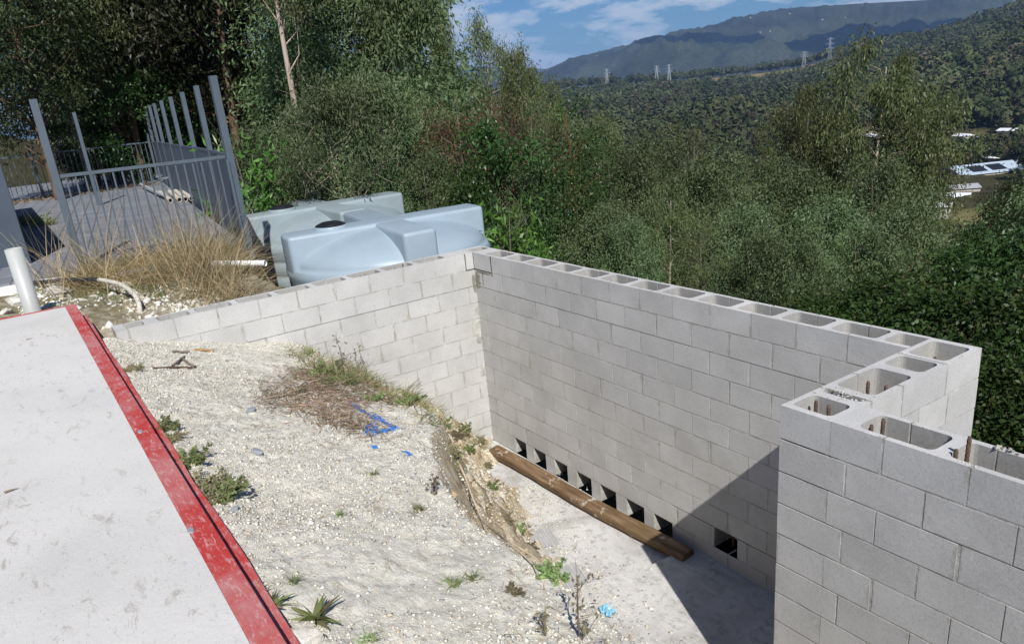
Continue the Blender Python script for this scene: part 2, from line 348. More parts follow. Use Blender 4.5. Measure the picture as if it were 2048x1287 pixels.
c = ramp(nt, noise(nt, 2.6, 6, .65, mp.outputs[0]), [(.3, (.085, .052, .028)), (.5, (.175, .11, .06)), (.7, (.29, .205, .13))])
c = mixc(nt, ramp(nt, noise(nt, 7, 5, .7), [(.60, 0), (.66, .8)]), c, (.58, .54, .46))
c = mixc(nt, ramp(nt, noise(nt, 1.5, 4, .6), [(.5, 0), (.7, .5)]), c, (.14, .11, .045))
setc(nt, b, c); bump(nt, b, noise(nt, 6, 6, .7, mp.outputs[0]), .5, .01); M_timber = m
m, nt, b = mat('limestone_rock', (.62, .60, .54), .95, .1)
setc(nt, b, ramp(nt, noise(nt, 7, 6, .7), [(.3, (.36, .33, .26)), (.5, (.60, .57, .50)), (.7, (.74, .72, .67))])); bump(nt, b, noise(nt, 18, 6, .7), .8, .02); M_rock = m
m, nt, b = mat('gravel_stone', (.6, .58, .5), .95, .1)
a = N(nt, 'ShaderNodeAttribute', attribute_name='col'); setc(nt, b, mixc(nt, 1.0, a.outputs['Color'], ramp(nt, noise(nt, 60, 3, .6), [(.3, .88), (.7, 1.1)]), 'MULTIPLY')); M_gravel = m
M_blue = plain('blue_spray_paint', (.045, .20, .58), .8, .2, nscale=60, var=.3)
M_film = plain('blue_plastic', (.25, .52, .66), .3, .5, nscale=20, var=.1)
m, nt, b = mat('forest_crowns', (.03, .04, .02), .9, .05)
a = N(nt, 'ShaderNodeAttribute', attribute_name='col'); setc(nt, b, mixc(nt, 1.0, a.outputs['Color'], ramp(nt, noise(nt, .004, 4, .6), [(.35, .75), (.65, 1.25)]), 'MULTIPLY')); M_forest = m
m, nt, b = mat('mountain_forest', (.03, .04, .02), .95, .05)
c = ramp(nt, noise(nt, .05, 8, .75), [(.3, (.016, .021, .012)), (.5, (.035, .040, .023)), (.7, (.068, .066, .040))])
c = mixc(nt, 1.0, c, ramp(nt, noise(nt, .0022, 6, .65), [(.35, .55), (.65, 1.6)]), 'MULTIPLY')
c = mixc(nt, ramp(nt, noise(nt, .003, 7, .75, dist=.5), [(.66, 0), (.74, .5)]), c, (.15, .13, .07))
setc(nt, b, c); bump(nt, b, noise(nt, .05, 6, .7), 1.0, 14.0); M_mount = m
M_roofs = [plain('roof_%s' % k, c_, .5, .3, nscale=.3, var=.05, bmp=0) for k, c_ in (('white', (.72, .74, .76)), ('bluegrey', (.42, .50, .58)), ('grey', (.35, .35, .36)), ('brown', (.26, .16, .12)))]
M_wallh = plain('house_wall', (.42, .39, .34), .8, .2, nscale=.4, var=.06, bmp=0)

# ---------------------------------------------------------------- terrain
def lerp_table(x, T):
    T = sorted(T); return np.interp(x, [a for a, _ in T], [b for _, b in T])
MID = [(100, 2.6), (109, 2.4), (114.3, 1.95), (115.4, 1.58), (117.1, 1.1), (119.2, .70), (122, .6), (124, .28), (126.4, -.13), (128.6, -.24), (131.2, -.24), (135.2, -.25), (139.6, -.10), (141.7, -.05), (150, -.1), (163, .1), (180, .2), (200, .2)]
FAR = [(100, 2.0), (109, 2.1), (114.3, 2.33), (119.4, 2.73), (123.6, 3.03), (127.75, 3.24), (129.6, 3.09), (132.8, 2.62), (136.1, 2.25), (139.5, 1.9), (141.95, 1.5), (143.7, .95), (146.6, .5), (150, .2), (160, .0)]
FAR2 = [(125, .9), (139.6, .9), (143.4, 1.15), (148.2, 1.75), (151.3, 2.2), (157, 1.4), (163.1, .9), (167, .8), (178.5, .85), (200, .8)]
def h_site(x, y):
    edge = np.where(x < -.2, -1.95 + np.clip((-x - 3.3) * .11, 0, 12), -2.)
    s = y - edge
    drop = np.clip(s / 1.3, 0, 1) * 2.55
    hill = np.clip(y - 2.5, 0, None) * .36
    z = -.30 - drop - hill
    z = np.where((y < .3) & (x > -.2), -3.0, z)
    z = np.where((x > 9.2) | (y < -4.4), -1.2, z) * np.where(y < -4.4, 1, 1)
    z = np.where((x > 9.2) & (y > .3), -3 - hill, z)
    return np.maximum(z, -60)
def terrain_z(x, y):
    x = np.asarray(x, float); y = np.asarray(y, float)
    dx = x - CAM[0]; dy = y - CAM[1]; r = np.hypot(dx, dy); az = np.degrees(np.arctan2(dy, dx)) % 360
    z = h_site(x, y) + np.where(r > 20, fbm(x * .03, y * .03, 4, 3) * np.clip((r - 20) / 60, 0, 1) * 6, 0)
    zc = CAM[2] - 32 + 2000 * np.tan(np.radians(lerp_table(az, MID)))
    t = np.clip((r - 560) / 1440, 0, 1); t = t * t * (3 - 2 * t) * .6 + t * .4
    zr = z * (1 - t) + zc * t + fbm(x * .004, y * .004, 5, 9) * 26 * np.clip((r - 600) / 400, 0, 1) * np.clip((2000 - r) / 260, .12, 1)
    zr = zr + 24 * np.clip((r - 1845) / 140, 0, 1)
    z = np.where(r > 560, zr, z)
    z = np.where(r > 2000, zc + 24 - (r - 2000) * .12, z)
    return np.maximum(z, -61)
CLEAR = []
def fan(name, radii, az, zf, mat, kind='structure', attr=None):
    rr, aa = np.meshgrid(radii, np.radians(az), indexing='ij')
    X = CAM[0] + rr * np.cos(aa); Y = CAM[1] + rr * np.sin(aa); Z = zf(X, Y)
    V = np.stack([X, Y, Z], -1).reshape(-1, 3); n, k = len(radii), len(az)
    i, j = np.meshgrid(np.arange(n - 1), np.arange(k - 1), indexing='ij'); a = i * k + j
    Fc = np.stack([a, a + k, a + k + 1, a + 1], -1).reshape(-1, 4)
    me = np_mesh(name, V, Fc, {'clear': attr(X, Y).ravel()} if attr else None)
    o = link(name, me, mat, smooth=True); return tag(o, kind=kind)
PATCH = []
for (px, py, r, rad, asp) in ((1740, 248, 640, 42, .35), (1325, 262, 880, 24, .4), (1560, 292, 700, 18, .4), (1950, 260, 600, 34, .4), (1980, 445, 330, 14, .5), (1690, 262, 620, 30, .3)):
    p = at_d(px, py, r); PATCH.append((p[0], p[1], rad, asp))
def clear_f(X, Y):
    dx = X - CAM[0]; dy = Y - CAM[1]; r = np.hypot(dx, dy); az = np.degrees(np.arctan2(dy, dx)) % 360
    c = np.clip(2.2 - np.abs(r - 1915) / 42, 0, 1) * (az > 124.5) * np.clip((fbm(X * .006, Y * .006, 3, 5) + .28) * 5, 0, 1)
    for (a, b, rad, asp) in PATCH:
        ux, uy = (CAM[0] - a), (CAM[1] - b); L = math.hypot(ux, uy); ux /= L; uy /= L
        al = (X - a) * ux + (Y - b) * uy; ac = -(X - a) * uy + (Y - b) * ux
        c = np.maximum(c, np.clip(3 * (1.2 - np.hypot(al / (rad * 1.5), ac / rad)) + fbm(X * .03, Y * .03, 3, 8), 0, 1))
    return c
radii = np.concatenate([np.arange(.6, 12, .25), 12 * np.power(3000 / 12, np.linspace(0, 1, 210)) + .01])
azs = np.concatenate([np.arange(104, 192, .3), np.arange(192, 464.01, 4)])
fan('hillside_ground', radii, azs, terrain_z, M_terr, attr=clear_f)
def mount_z(table, r0, r1, base, amp, s):
    def f(X, Y):
        dx = X - CAM[0]; dy = Y - CAM[1]; r = np.hypot(dx, dy); az = np.degrees(np.arctan2(dy, dx)) % 360
        zc = CAM[2] + r1 * np.tan(np.radians(lerp_table(az, table)))
        t = np.clip((r - r0) / (r1 - r0), 0, 1); t2 = t ** 1.15
        n = fbm(X * .0011, Y * .0011, 6, s, .55)
        n2 = np.abs(fbm(X * .0007 + 5, Y * .0007, 5, s + 30, .55))
        z = base + (zc - base) * np.clip(t2, 0, 1) + (n * amp - n2 * amp * 1.6) * np.sin(np.pi * np.clip(t, 0, 1)) ** .7
        z = z + fbm(az * 3.0, r * .001, 4, s + 2) * amp * .10 * (t > .8)
        return np.where(r > r1, zc - (r - r1) * .2, z)
    return f
fan('mountain', np.linspace(3600, 7600, 150), np.arange(104, 160, .1), mount_z(FAR, 3700, 7000, -80, 240, 40), M_mount)
fan('distant_hills', np.linspace(8500, 11800, 40), np.arange(104, 196, .2), mount_z(FAR2, 8600, 11000, -80, 90, 60), M_mount)

# ---------------------------------------------------------------- blockwork walls
P = dict(L=5.1838, d=1.216, tB=.268, tD=.304, tE=.268, tA=.268)
SH = .034; CH = .19
def arc(cx, cy, r, a0, a1, n=4):
    return [(cx + r * math.cos(a0 + (a1 - a0) * k / n), cy + r * math.sin(a0 + (a1 - a0) * k / n)) for k in range(n + 1)]
def plan_piece(p, q, W, cores, sh=SH, r=.038):
    pts = [(p, 0), (q, 0)]
    cq = [c for c in cores if c[0] < q - 1e-6 <= c[1] + 1e-9 and c[0] > p]
    cp = [c for c in cores if c[0] - 1e-9 <= p + 1e-6 < c[1] and c[1] < q]
    if cq:
        c0 = cq[0][0]; rr = min(r, (q - c0) * .8)
        pts += [(q, sh)] + arc(c0 + rr, sh + rr, rr, -math.pi / 2, -math.pi)[:] + arc(c0 + rr, W - sh - rr, rr, math.pi, math.pi / 2) + [(q, W - sh)]
    pts += [(q, W), (p, W)]
    if cp:
        c1 = cp[0][1]; rr = min(r, (c1 - p) * .8)
        pts += [(p, W - sh)] + arc(c1 - rr, W - sh - rr, rr, math.pi / 2, 0) + arc(c1 - rr, sh + rr, rr, 0, -math.pi / 2) + [(p, sh)]
    out = [pts[0]]
    for a in pts[1:]:
        if math.hypot(a[0] - out[-1][0], a[1] - out[-1][1]) > 1e-5: out.append(a)
    return out
def hollow_course(mb, W, blocks, cores, z1, z0, jit=0):
    for (a, b_) in blocks:
        cuts = [a] + sorted((c[0] + c[1]) / 2 for c in cores if c[0] > a and c[1] < b_) + [b_]
        off = random.uniform(-.0009, .0009); zo = random.uniform(-.002, .001)
        for p, q in zip(cuts, cuts[1:]):
            pl = plan_piece(p, q, W, cores); n = len(pl)
            top = [(u, w_ + off, z1 + zo) for u, w_ in pl]; bot = [(u, w_ + off, z0) for u, w_ in pl]
            mb.face(top); mb.face(bot[::-1])
            for i in range(n):
                j = (i + 1) % n; A, B = pl[i], pl[j]
                ln = math.hypot(A[0] - B[0], A[1] - B[1]); pts = [bot[i], bot[j], top[j], top[i]]; H = z1 - z0
                if abs(A[1] - B[1]) < 1e-6 and (A[1] in (0, W)):
                    u = [(A[0] - a, 0), (B[0] - a, 0), (B[0] - a, H), (A[0] - a, H)]; v = [(b_ - A[0], H), (b_ - B[0], H), (b_ - B[0], 0), (b_ - A[0], 0)]
                    mb.face(pts, u, v)
                elif abs(A[0] - B[0]) < 1e-6 and ln > W * .9: mb.quad(pts, ln, H)
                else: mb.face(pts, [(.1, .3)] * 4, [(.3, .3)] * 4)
def blocks_from(joints, u0, u1, g=.010):
    js = [(u0, 0)] + [(j + random.uniform(-.004, .004), random.choice((.004, .005, .006, .009))) for j in joints if u0 + .04 < j < u1 - .04] + [(u1, 0)]
    return [(a[0] + a[1], b_[0] - b_[1]) for a, b_ in zip(js, js[1:])]
def wall(name, label, org, U, W, u0, u1, joints, cores, floor_c=12, holes=(), hol=2, group=None, ends=None):
    """U: unit vector along wall; thickness runs along Wd (away from the seen face)"""
    root = empty(name, org); tag(root, label, 'wall', group)
    Ux = Vector(U[0]); Wx = Vector(U[1]); xf = Matrix(((Ux.x, Wx.x, 0, 0), (Ux.y, Wx.y, 0, 0), (0, 0, 1, 0), (0, 0, 0, 1)))
    mb = MB(); mo = MB(); inset = .0018
    for c_ in range(floor_c):
        z1 = -c_ * .2; z0 = z1 - CH; js = joints(c_); a0, a1 = ends(c_) if ends else (u0, u1); bl = blocks_from(js, a0, a1)
        if c_ < hol:
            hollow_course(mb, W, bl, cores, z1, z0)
        else:
            for (a, b_) in bl:
                o_ = random.uniform(-.0011, .0011)
                segs = [(a, b_)]
                for (h0, h1, hc) in holes:
                    if hc == c_:
                        ns = []
                        for (s0, s1) in segs:
                            if h1 <= s0 or h0 >= s1: ns.append((s0, s1)); continue
                            if h0 - s0 > .01: ns.append((s0, h0))
                            if s1 - h1 > .01: ns.append((h1, s1))
                        segs = ns
                for (s0, s1) in segs: mb.box(s0, s1, o_, W + o_, z0, z1)
    # mortar: shells beside the hollow courses, solid core below
    mo.box(u0 + .006, u1 - .006, inset, SH - .003, -hol * .2 + .004, -.004); mo.box(u0 + .006, u1 - .006, W - SH + .003, W - inset, -hol * .2 + .004, -.004)
    zb = -floor_c * .2
    hz = -.2 * (floor_c - 1)
    if holes:
        hcs = sorted(holes); zt = -min(h[2] for h in hcs) * .2
        mo.box(u0 + .006, u1 - .006, inset, W - inset, zt + .004, -hol * .2 - .002)
        cur = u0 + .006
        for (h0, h1, hc) in hcs:
            mo.box(cur, h0 + .004, inset, W - inset, zb, zt); cur = h1 - .004
            mo.box(h0 + .004, h1 - .004, W - .05, W - inset, zb, zt)
            if hc * .2 < floor_c * .2 - .21: mo.box(h0 + .004, h1 - .004, inset + .002, W - .05, zb, -(hc + 1) * .2)
            if -hc * .2 < zt - .01: mo.box(h0 + .004, h1 - .004, inset + .002, W - .05, -hc * .2, zt)
        mo.box(cur, u1 - .006, inset, W - inset, zb, zt)
    else:
        mo.box(u0 + .006, u1 - .006, inset, W - inset, zb, -hol * .2 - .002)
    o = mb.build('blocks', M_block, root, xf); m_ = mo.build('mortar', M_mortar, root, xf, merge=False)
    return root, xf
def rebar(root, xf, u, w_, top, bot=-.35, r=.009, lean=(0, 0)):
    pts = np.array([(u + lean[0] * t, w_ + lean[1] * t, bot + (top - bot) * t) for t in np.linspace(0, 1, 14)])
    tb = TB()
    n = 40; zs = np.linspace(0, 1, n); pp = np.array([(u + lean[0] * t, w_ + lean[1] * t, bot + (top - bot) * t) for t in zs])
    rad = r * (1 + .22 * (np.arange(n) % 2)); rad[-1] = r * .9
    tb.add(pp, rad, 8); b = len(tb.V); V = np.array(tb.V); ring = list(range(b - 8, b))
    me = bpy.data.meshes.new('rebar'); me.from_pydata([tuple(v) for v in V], [], tb.F + [ring])
    me.transform(xf); me.materials.append(M_rebar); o = bpy.data.objects.new('rebar', me); col.objects.link(o); o.parent = root; me.shade_smooth(); return o
def lump(root, xf, u0, u1, z0, z1, name='mortar_patch', proud=.006, w0=0, seed=0, mat_=None, back=.004):
    rg = np.random.default_rng(seed); n = 22; c = ((u0 + u1) / 2, (z0 + z1) / 2); a = (u1 - u0) / 2; bb = (z1 - z0) / 2
    rim = [];
    for k in range(n):
        th = 2 * math.pi * k / n; s = rg.uniform(.72, 1.08); cx_, cz_ = math.cos(th), math.sin(th); q = max(abs(cx_), abs(cz_)) ** .6
        rim.append((c[0] + a * s * cx_ / q, c[1] + bb * s * cz_ / q))
    V = [(x, w0 + back, z) for x, z in rim] + [(c[0] + (x - c[0]) * .8, w0 - proud * rg.uniform(.6, 1), c[1] + (z - c[1]) * .85) for x, z in rim] + [(c[0], w0 - proud * 1.2, c[1])]
    Fc = [[k, (k + 1) % n, n + (k + 1) % n, n + k] for k in range(n)] + [[n + k, n + (k + 1) % n, 2 * n] for k in range(n)]
    me = bpy.data.meshes.new(name); me.from_pydata(V, [], Fc); me.transform(xf)
    bm = bmesh.new(); bm.from_mesh(me); bmesh.ops.recalc_face_normals(bm, faces=bm.faces); bm.to_mesh(me); bm.free()
    me.materials.append(mat_ or M_patch); o = bpy.data.objects.new(name, me); col.objects.link(o); o.parent = root; return o

M_gapshade = plain('gap_shade', (.03, .03, .028), .95, .05, bmp=0)  # near-black colour standing in for the shade inside open joints
L, d = P['L'], P['d']
# wall B: the long rear wall
jB = lambda c_: [.379 + .4 * k - (.2 if c_ % 2 else 0) for k in range(-2, 16)]
coresB = [(.379 + .4 * k - .168, .379 + .4 * k + .168) for k in range(0, 12)] + [(-.19, -.02), (L - .19, L - .002)]
holes = [(.50, .74, 11), (.89, 1.13, 11), (1.29, 1.53, 11), (1.69, 1.94, 11), (2.08, 2.33, 11), (2.48, 2.74, 11), (2.87, 3.12, 11), (3.62, 3.88, 10)]
wb, xb = wall('block_wall', 'long grey blockwork wall across the pit with dark square openings along its foot', (0, 0, 0), ((1, 0, 0), (0, 1, 0)), P['tB'], -P['tA'] + .002, L - .003, jB, coresB, 12, holes, group='unfinished blockwork walls')
# wall A: left return
jA = lambda c_: [.109 + .4 * k + (.2 if c_ % 2 else 0) for k in range(-1, 12)]
coresA = [(.109 + .4 * k - .168, .109 + .4 * k + .168) for k in range(1, 9)] + [(3.55, 3.72)]
coresA[-2] = (.109 + 3.2 - .168, .109 + 3.2 + .12)
wa, xa = wall('block_wall', 'sunlit side wall of grey blocks running from the red edged slab to the far corner', (0, -.003, 0), ((0, -1, 0), (-1, 0, 0)), P['tA'], 0, 3.81, jA, coresA, 12, group='unfinished blockwork walls')
# wall D: short return, outer face seen
jDt = [[.385, .845, 1.135], [.345, .655, 1.05], [.385, .78, 1.16]]
jD = lambda c_: jDt[c_ % 3]
LD = P['tB'] + d
coresD = [(.05, .345), (.41, .60), (.68, 1.06), (1.125, 1.185), (1.25, 1.44)]
wd, xd = wall('block_wall', 'short return wall of grey blocks with sunlit outer face joining the two longer walls', (L + P['tD'], P['tB'], 0), ((0, -1, 0), (-1, 0, 0)), P['tD'], 0, LD, jD, coresD, 12, group='unfinished blockwork walls', ends=lambda c_: (0, LD) if c_ % 2 == 0 else (0, LD - P['tE'] - .006))
# wall E: near right wall
jE = lambda c_: ([.58 + .4 * k for k in range(0, 14)] + [.30]) if c_ % 2 == 0 else [.4 * k for k in range(1, 14)]
jE_ = lambda c_: sorted(j for j in jE(c_))
coresE = [(.425, .80), (.865, 1.22), (1.30, 1.62), (1.70, 2.02), (2.10, 2.42), (2.5, 2.82), (2.9, 3.22), (3.3, 3.62)]
we, xe = wall('block_wall', 'nearest blockwork wall at the right edge with ribbed steel bars standing in its hollow top', (L, -d, 0), ((1, 0, 0), (0, 1, 0)), P['tE'], P['tD'] + .002, 4.0, jE_, coresE, 13, group='unfinished blockwork walls', ends=lambda c_: (P['tD'] + .002, 4.0) if c_ % 2 == 0 else (.0, 4.0))
# the end of D is seen flush with E
for (u, w_, t, ln) in ((1.36, .10, .02, (0, 0)), (1.31, .21, .0, (0, 0)), (.93, .15, .015, (.0, 0)), (.80, .12, -.04, (0, 0)), (.24, .15, -.03, (0, 0))): rebar(wd, xd, u, w_, t, lean=ln)
for (u, w_, t) in ((.515, .10, .05), (.48, .06, .02), (.80 - .06, .09, -.035), (.775 - .08, .06, -.05), (.93, .07, .105), (.885, .06, .03)): rebar(we, xe, u, w_, t, lean=(.004, 0))
for (u, w_, t) in ((1.35, .13, -.01), (1.30, .12, -.01), (.94, .12, -.01), (1.72, .13, -.02), (2.1, .12, -.03), (.83, .14, .01)): rebar(wa, xa, u, w_, t, r=.007)
for (u, w_, t) in ((4.42, .06, -.005), (3.95 - .45, .07, -.02)): rebar(wb, xb, u, w_, t, r=.010)
for k, (h0, h1, hc) in enumerate(holes): rebar(wb, xb, (h0 + h1) / 2 - .02, .12, -2.0, -2.4, .008)
# mortar patches at the inner corner and here and there on the faces
lump(wb, xb, -.002, .12, -.43, -.215, seed=3); lump(wb, xb, .03, .36, -.225, -.200, seed=4); lump(wa, xa, -.002, .05, -.5, -.22, seed=5)
for (rt, xf_, a0, a1, z0, z1) in ((wa, xa, .105, .112, -.195, -.004), (wa, xa, .0, .110, -.199, -.191), (wb, xb, .372, .378, -.195, -.004), (wb, xb, .0, .376, -.199, -.192), (wb, xb, .0015, .006, -.192, -.004), (wb, xb, .165, .170, -.36, -.215)):
    mb = MB(); mb.box(a0, a1, -.0032, .01, z0, z1); mb.build('joint_shade_strip', M_gapshade, rt, xf_)  # solid dark strips on the face, painting the shade of gaps not modelled
lump(wb, xb, .0, .10, -.42, -.20, seed=91, proud=.004)
for k, (u, z) in enumerate(((.02, -.72), (.03, -1.02), (.02, -.88), (.04, -1.45))): lump(wa, xa, u - .04, u + .05, z - .09, z + .09, seed=10 + k, mat_=M_mortar)
lump(wb, xb, .36, .40, -.235, -.165, seed=8)
# mortar crumbs on the top edges
def crumbs(root, xf, pts, seed):
    rg = np.random.default_rng(seed); V = []; Fc = []
    for (u, w_, z, s) in pts:
        b = len(V); q = rg.normal(size=(6, 3)) * .25; base = np.array([(1, 0, 0), (-1, 0, 0), (0, 1, 0), (0, -1, 0), (0, 0, .7), (0, 0, -.7)]) + q
        V += [(u + s * a[0], w_ + s * a[1], z + s * a[2]) for a in base]
        for f in ((0, 2, 4), (2, 1, 4), (1, 3, 4), (3, 0, 4), (2, 0, 5), (1, 2, 5), (3, 1, 5), (0, 3, 5)): Fc.append([b + i for i in f])
    me = bpy.data.meshes.new('mortar_crumbs'); me.from_pydata(V, [], Fc); me.transform(xf); me.materials.append(M_mortar)
    o = bpy.data.objects.new('mortar_crumbs', me); col.objects.link(o); o.parent = root; tag(o, kind='stuff')
def crumb_pts(rg, n, u0, u1, W, js):
    out = []
    for _ in range(n):
        u = rg.uniform(u0, u1) if rg.random() < .4 else rg.choice(js) + rg.normal() * .015
        out.append((u, rg.choice([rg.uniform(.004, SH - .004), rg.uniform(W - SH + .004, W - .004)]), .001, rg.uniform(.002, .007)))
    return out
rg = np.random.default_rng(5)
crumbs(wb, xb, crumb_pts(rg, 70, 0, L, P['tB'], [.379 + .4 * k for k in range(12)]), 1)
crumbs(we, xe, crumb_pts(rg, 60, .35, 1.6, P['tE'], [.58, .98, 1.38]) + [(rg.uniform(.98, 1.35), P['tE'] - rg.uniform(0, .03), rg.uniform(0, .012), rg.uniform(.006, .016)) for _ in range(26)], 2)
crumbs(wd, xd, crumb_pts(rg, 60, 0, LD, P['tD'], [.385, .845, 1.135]) + [(rg.uniform(1.05, 1.25), rg.uniform(.01, .29), .002, rg.uniform(.003, .008)) for _ in range(60)], 3)

# filled half core where the near wall meets the return
mb = MB(); mb.box(.306, .418, .04, P['tE'] - .04, -.3, -.035); mb.build('mortar_fill', M_mortar, we, xe)

# pit floors
mb = MB(); mb.box(-.0, 3.34, -3.2, -.001, -2.7, -2.40); o = mb.build('pit_floor', M_floor); tag(o, kind='structure')
pts = [(3.34, 0.0), (3.31, -.45), (3.2, -.8), (3.0, -1.6), (2.9, -3.2), (9.5, -3.2), (9.5, 0.0)]
mb = MB(); n = len(pts); T = [(x, y, -2.335) for x, y in pts]; Bt = [(x, y, -2.75) for x, y in pts]; mb.face(T); mb.face(Bt[::-1])
for i in range(n): mb.face([Bt[i], Bt[(i + 1) % n], T[(i + 1) % n], T[i]])
o = mb.build('raised_floor', M_floor); tag(o, kind='structure')
# timber beam
def rounded_beam(name, Ln, w_, h, mat_, r=.035):
    prof = []
    for cx, cy, a in ((w_ / 2 - r, h / 2 - r, 0), (-w_ / 2 + r, h / 2 - r, 90), (-w_ / 2 + r, -h / 2 + r, 180), (w_ / 2 - r, -h / 2 + r, 270)):
        for k in range(4): th = R_(a + 30 * k); prof.append((cx + r * math.cos(th), cy + r * math.sin(th)))
    n = len(prof); V = []; S_ = 24
    for i in range(S_ + 1):
        x = -Ln / 2 + Ln * i / S_
        for (y, z) in prof: V.append((x + (random.uniform(-.006, .006) if i in (0, S_) else 0), y * (1 + .03 * math.sin(i * 1.7)) + .012 * math.sin(i * .35), z * (1 + .02 * math.sin(i * 2.3))))
    Fc = [[i * n + k, i * n + (k + 1) % n, (i + 1) * n + (k + 1) % n, (i + 1) * n + k] for i in range(S_) for k in range(n)]
    Fc += [list(range(n))[::-1], [S_ * n + k for k in range(n)]]
    me = bpy.data.meshes.new(name); me.from_pydata(V, [], Fc); return link(name, me, mat_)
o = rounded_beam('timber_beam', 3.05, .16, .11, M_timber); o.location = (1.93, -.20, -2.325); o.rotation_euler = (R_(8), 0, R_(1.6)); tag(o, 'weathered brown timber beam lying along the foot of the long block wall', 'beam')

# ---------------------------------------------------------------- concrete slab with red edge
root = empty('concrete_slab', (0, -4.1, 0)); tag(root, kind='structure')
ZS = .10
root = empty('concrete_slab', (0, -4.1, 0)) if False else root
mb = MB(); mb.box(-1.13, 14, -9.9, 0, -.45, ZS); o = mb.build('slab', M_slab, root)
bm = bmesh.new(); bm.from_mesh(o.data); bm.free()
mb = MB(); mb.box(-1.20, 14, .001, .098, -.45, ZS + .001); o = mb.build('red_edge', M_red, root, bevel=.004)
mb = MB(); mb.box(-1.20, -1.131, -4.0, -.001, -.45, ZS + .001); mb.build('red_edge', M_red, root, bevel=.004)
# lower ledge, wavy outer line
xs = np.arange(-.95, 12, .12); yo =   .098 + .058 + .018 * fbm(xs * 1.3, xs * 0, 3, 4); T = [(x, y, ZS - .082 + .004 * math.sin(x * 5)) for x, y in zip(xs, yo)]
V = []; Fc = []
for i, x in enumerate(xs):
    V += [(x, .095, ZS - .082), (x, yo[i], ZS - .084), (x, yo[i] + .004, -.4)]
for i in range(len(xs) - 1): a = 3 * i; Fc += [[a, a + 3, a + 4, a + 1], [a + 1, a + 4, a + 5, a + 2]]
Fc += []
me = bpy.data.meshes.new('red_ledge'); me.from_pydata(V, [], Fc); link('red_ledge', me, M_red, root)
for (x, s_) in ((3.05, .05), (4.42, .03)):
    bm = bmesh.new(); bmesh.ops.create_cone(bm, cap_ends=True, segments=12, radius1=.018, radius2=.015, depth=.006); me = bpy.data.meshes.new('nail_plate'); bm.to_mesh(me); bm.free()
    o = link('nail_plate', me, M_grey, root); o.location = (x, s_ - .02, ZS + .004); o.scale = (1.5, .8, 1)

# ---------------------------------------------------------------- embankment
YC = [(-.3, -2.3), (0, -2.28), (1.08, -2.3), (2.0, -2.2), (2.74, -2.07), (3.2, -2.36), (3.79, -2.60), (4.41, -2.80), (4.82, -2.74), (5.4, -2.80), (6.5, -2.9), (12, -3.2)]
YB = [(-.3, 0), (0, -.01), (.22, -.18), (2.17, -.90), (3.42, -1.38), (4.3, -1.74), (5.4, -2.12), (12, -2.7)]
def bank_z(x, y, detail=True):
    x = np.asarray(x, float); y = np.asarray(y, float)
    yc = lerp_table(x, YC) + (.10 * fbm(x * 1.7, y * 0, 4, 21) if detail else 0); yb = lerp_table(x, YB) + (.06 * fbm(x * 2.3, y * 0 + 3, 4, 22) if detail else 0)
    zp = -.045 - .275 * (np.minimum(y, yc) + 3.93)
    zp = zp + .02 * np.exp(-((y + 3.9) / .12) ** 2)
    t = (y - yc) / np.maximum(yb - yc, .1); tt = np.clip(t, 0, 1.15)
    k = np.clip((x - 1.2) / 1.6, 0, 1); prof = (1 - k) * (tt ** 1.05) + k * (tt ** .82)
    z = zp + (-2.42 - zp) * prof
    if detail:
        face = np.clip(t * 4, 0, 1)
        z = z + fbm(x * 2.2, y * 2.2, 5, 31) * (.05 + .10 * face) + fbm(x * 9 + y * 3, y * 9 - x * 3, 4, 33) * (.010 + .05 * face) + fbm(x * 28 + y * 11, y * 28 - x * 11, 3, 35) * (.015 + .012 * face)
        g = np.abs(fbm(x * 1.1 + y * .9, y * 3.2, 4, 40)); z = z - .10 * face * np.clip(.12 - g, 0, .12) / .12
    return z
xs = np.arange(-.0, 8.4, .022); ys = np.arange(-4.02, .03, .022)
X, Y = np.meshgrid(xs, ys, indexing='ij'); Z = bank_z(X, Y); nx, ny = X.shape
V = np.stack([X, Y, Z], -1).reshape(-1, 3)
face_t = np.clip((V[:, 1] - lerp_table(V[:, 0], YC)) * 4, 0, 1)
V[:, 0] += face_t * fbm(V[:, 1] * 4, V[:, 2] * 4, 4, 51) * .07; V[:, 1] += face_t * fbm(V[:, 0] * 4, V[:, 2] * 5, 4, 52) * .10
V[:, 0] = np.maximum(V[:, 0], .004)
i, j = np.meshgrid(np.arange(nx - 1), np.arange(ny - 1), indexing='ij'); a = i * ny + j
me = np_mesh('embankment', V, np.stack([a, a + ny, a + ny + 1, a + 1], -1).reshape(-1, 4)); o = link('embankment', me, M_earth, smooth=True); tag(o, kind='structure')

def stones(name, pts, size, colors, mat_=None, flat=.6, seed=1):
    rg = np.random.default_rng(seed); n = len(pts)
    base = np.array([(1, 0, 0), (-1, 0, 0), (0, 1, 0), (0, -1, 0), (0, 0, 1), (0, 0, -1)], float)
    v = base[None] * (1 + rg.normal(size=(n, 6, 1)) * .2) + rg.normal(size=(n, 6, 3)) * .16
    v[..., 2] *= flat
    th = rg.uniform(0, 6.28, n); c, s = np.cos(th), np.sin(th)
    x = v[..., 0] * c[:, None] - v[..., 1] * s[:, None]; y = v[..., 0] * s[:, None] + v[..., 1] * c[:, None]
    v = np.stack([x, y, v[..., 2]], -1) * np.asarray(size)[:, None, None] * np.array([1, 1, 1]) + np.asarray(pts)[:, None, :]
    f = np.array([(0, 2, 4), (2, 1, 4), (1, 3, 4), (3, 0, 4), (2, 0, 5), (1, 2, 5), (3, 1, 5), (0, 3, 5)])
    Fc = (f[None] + 6 * np.arange(n)[:, None, None]).reshape(-1, 3)
    me = np_mesh(name, v.reshape(-1, 3), Fc, {'col': np.repeat(colors, 6, axis=0)})
    return link(name, me, mat_ or M_gravel)
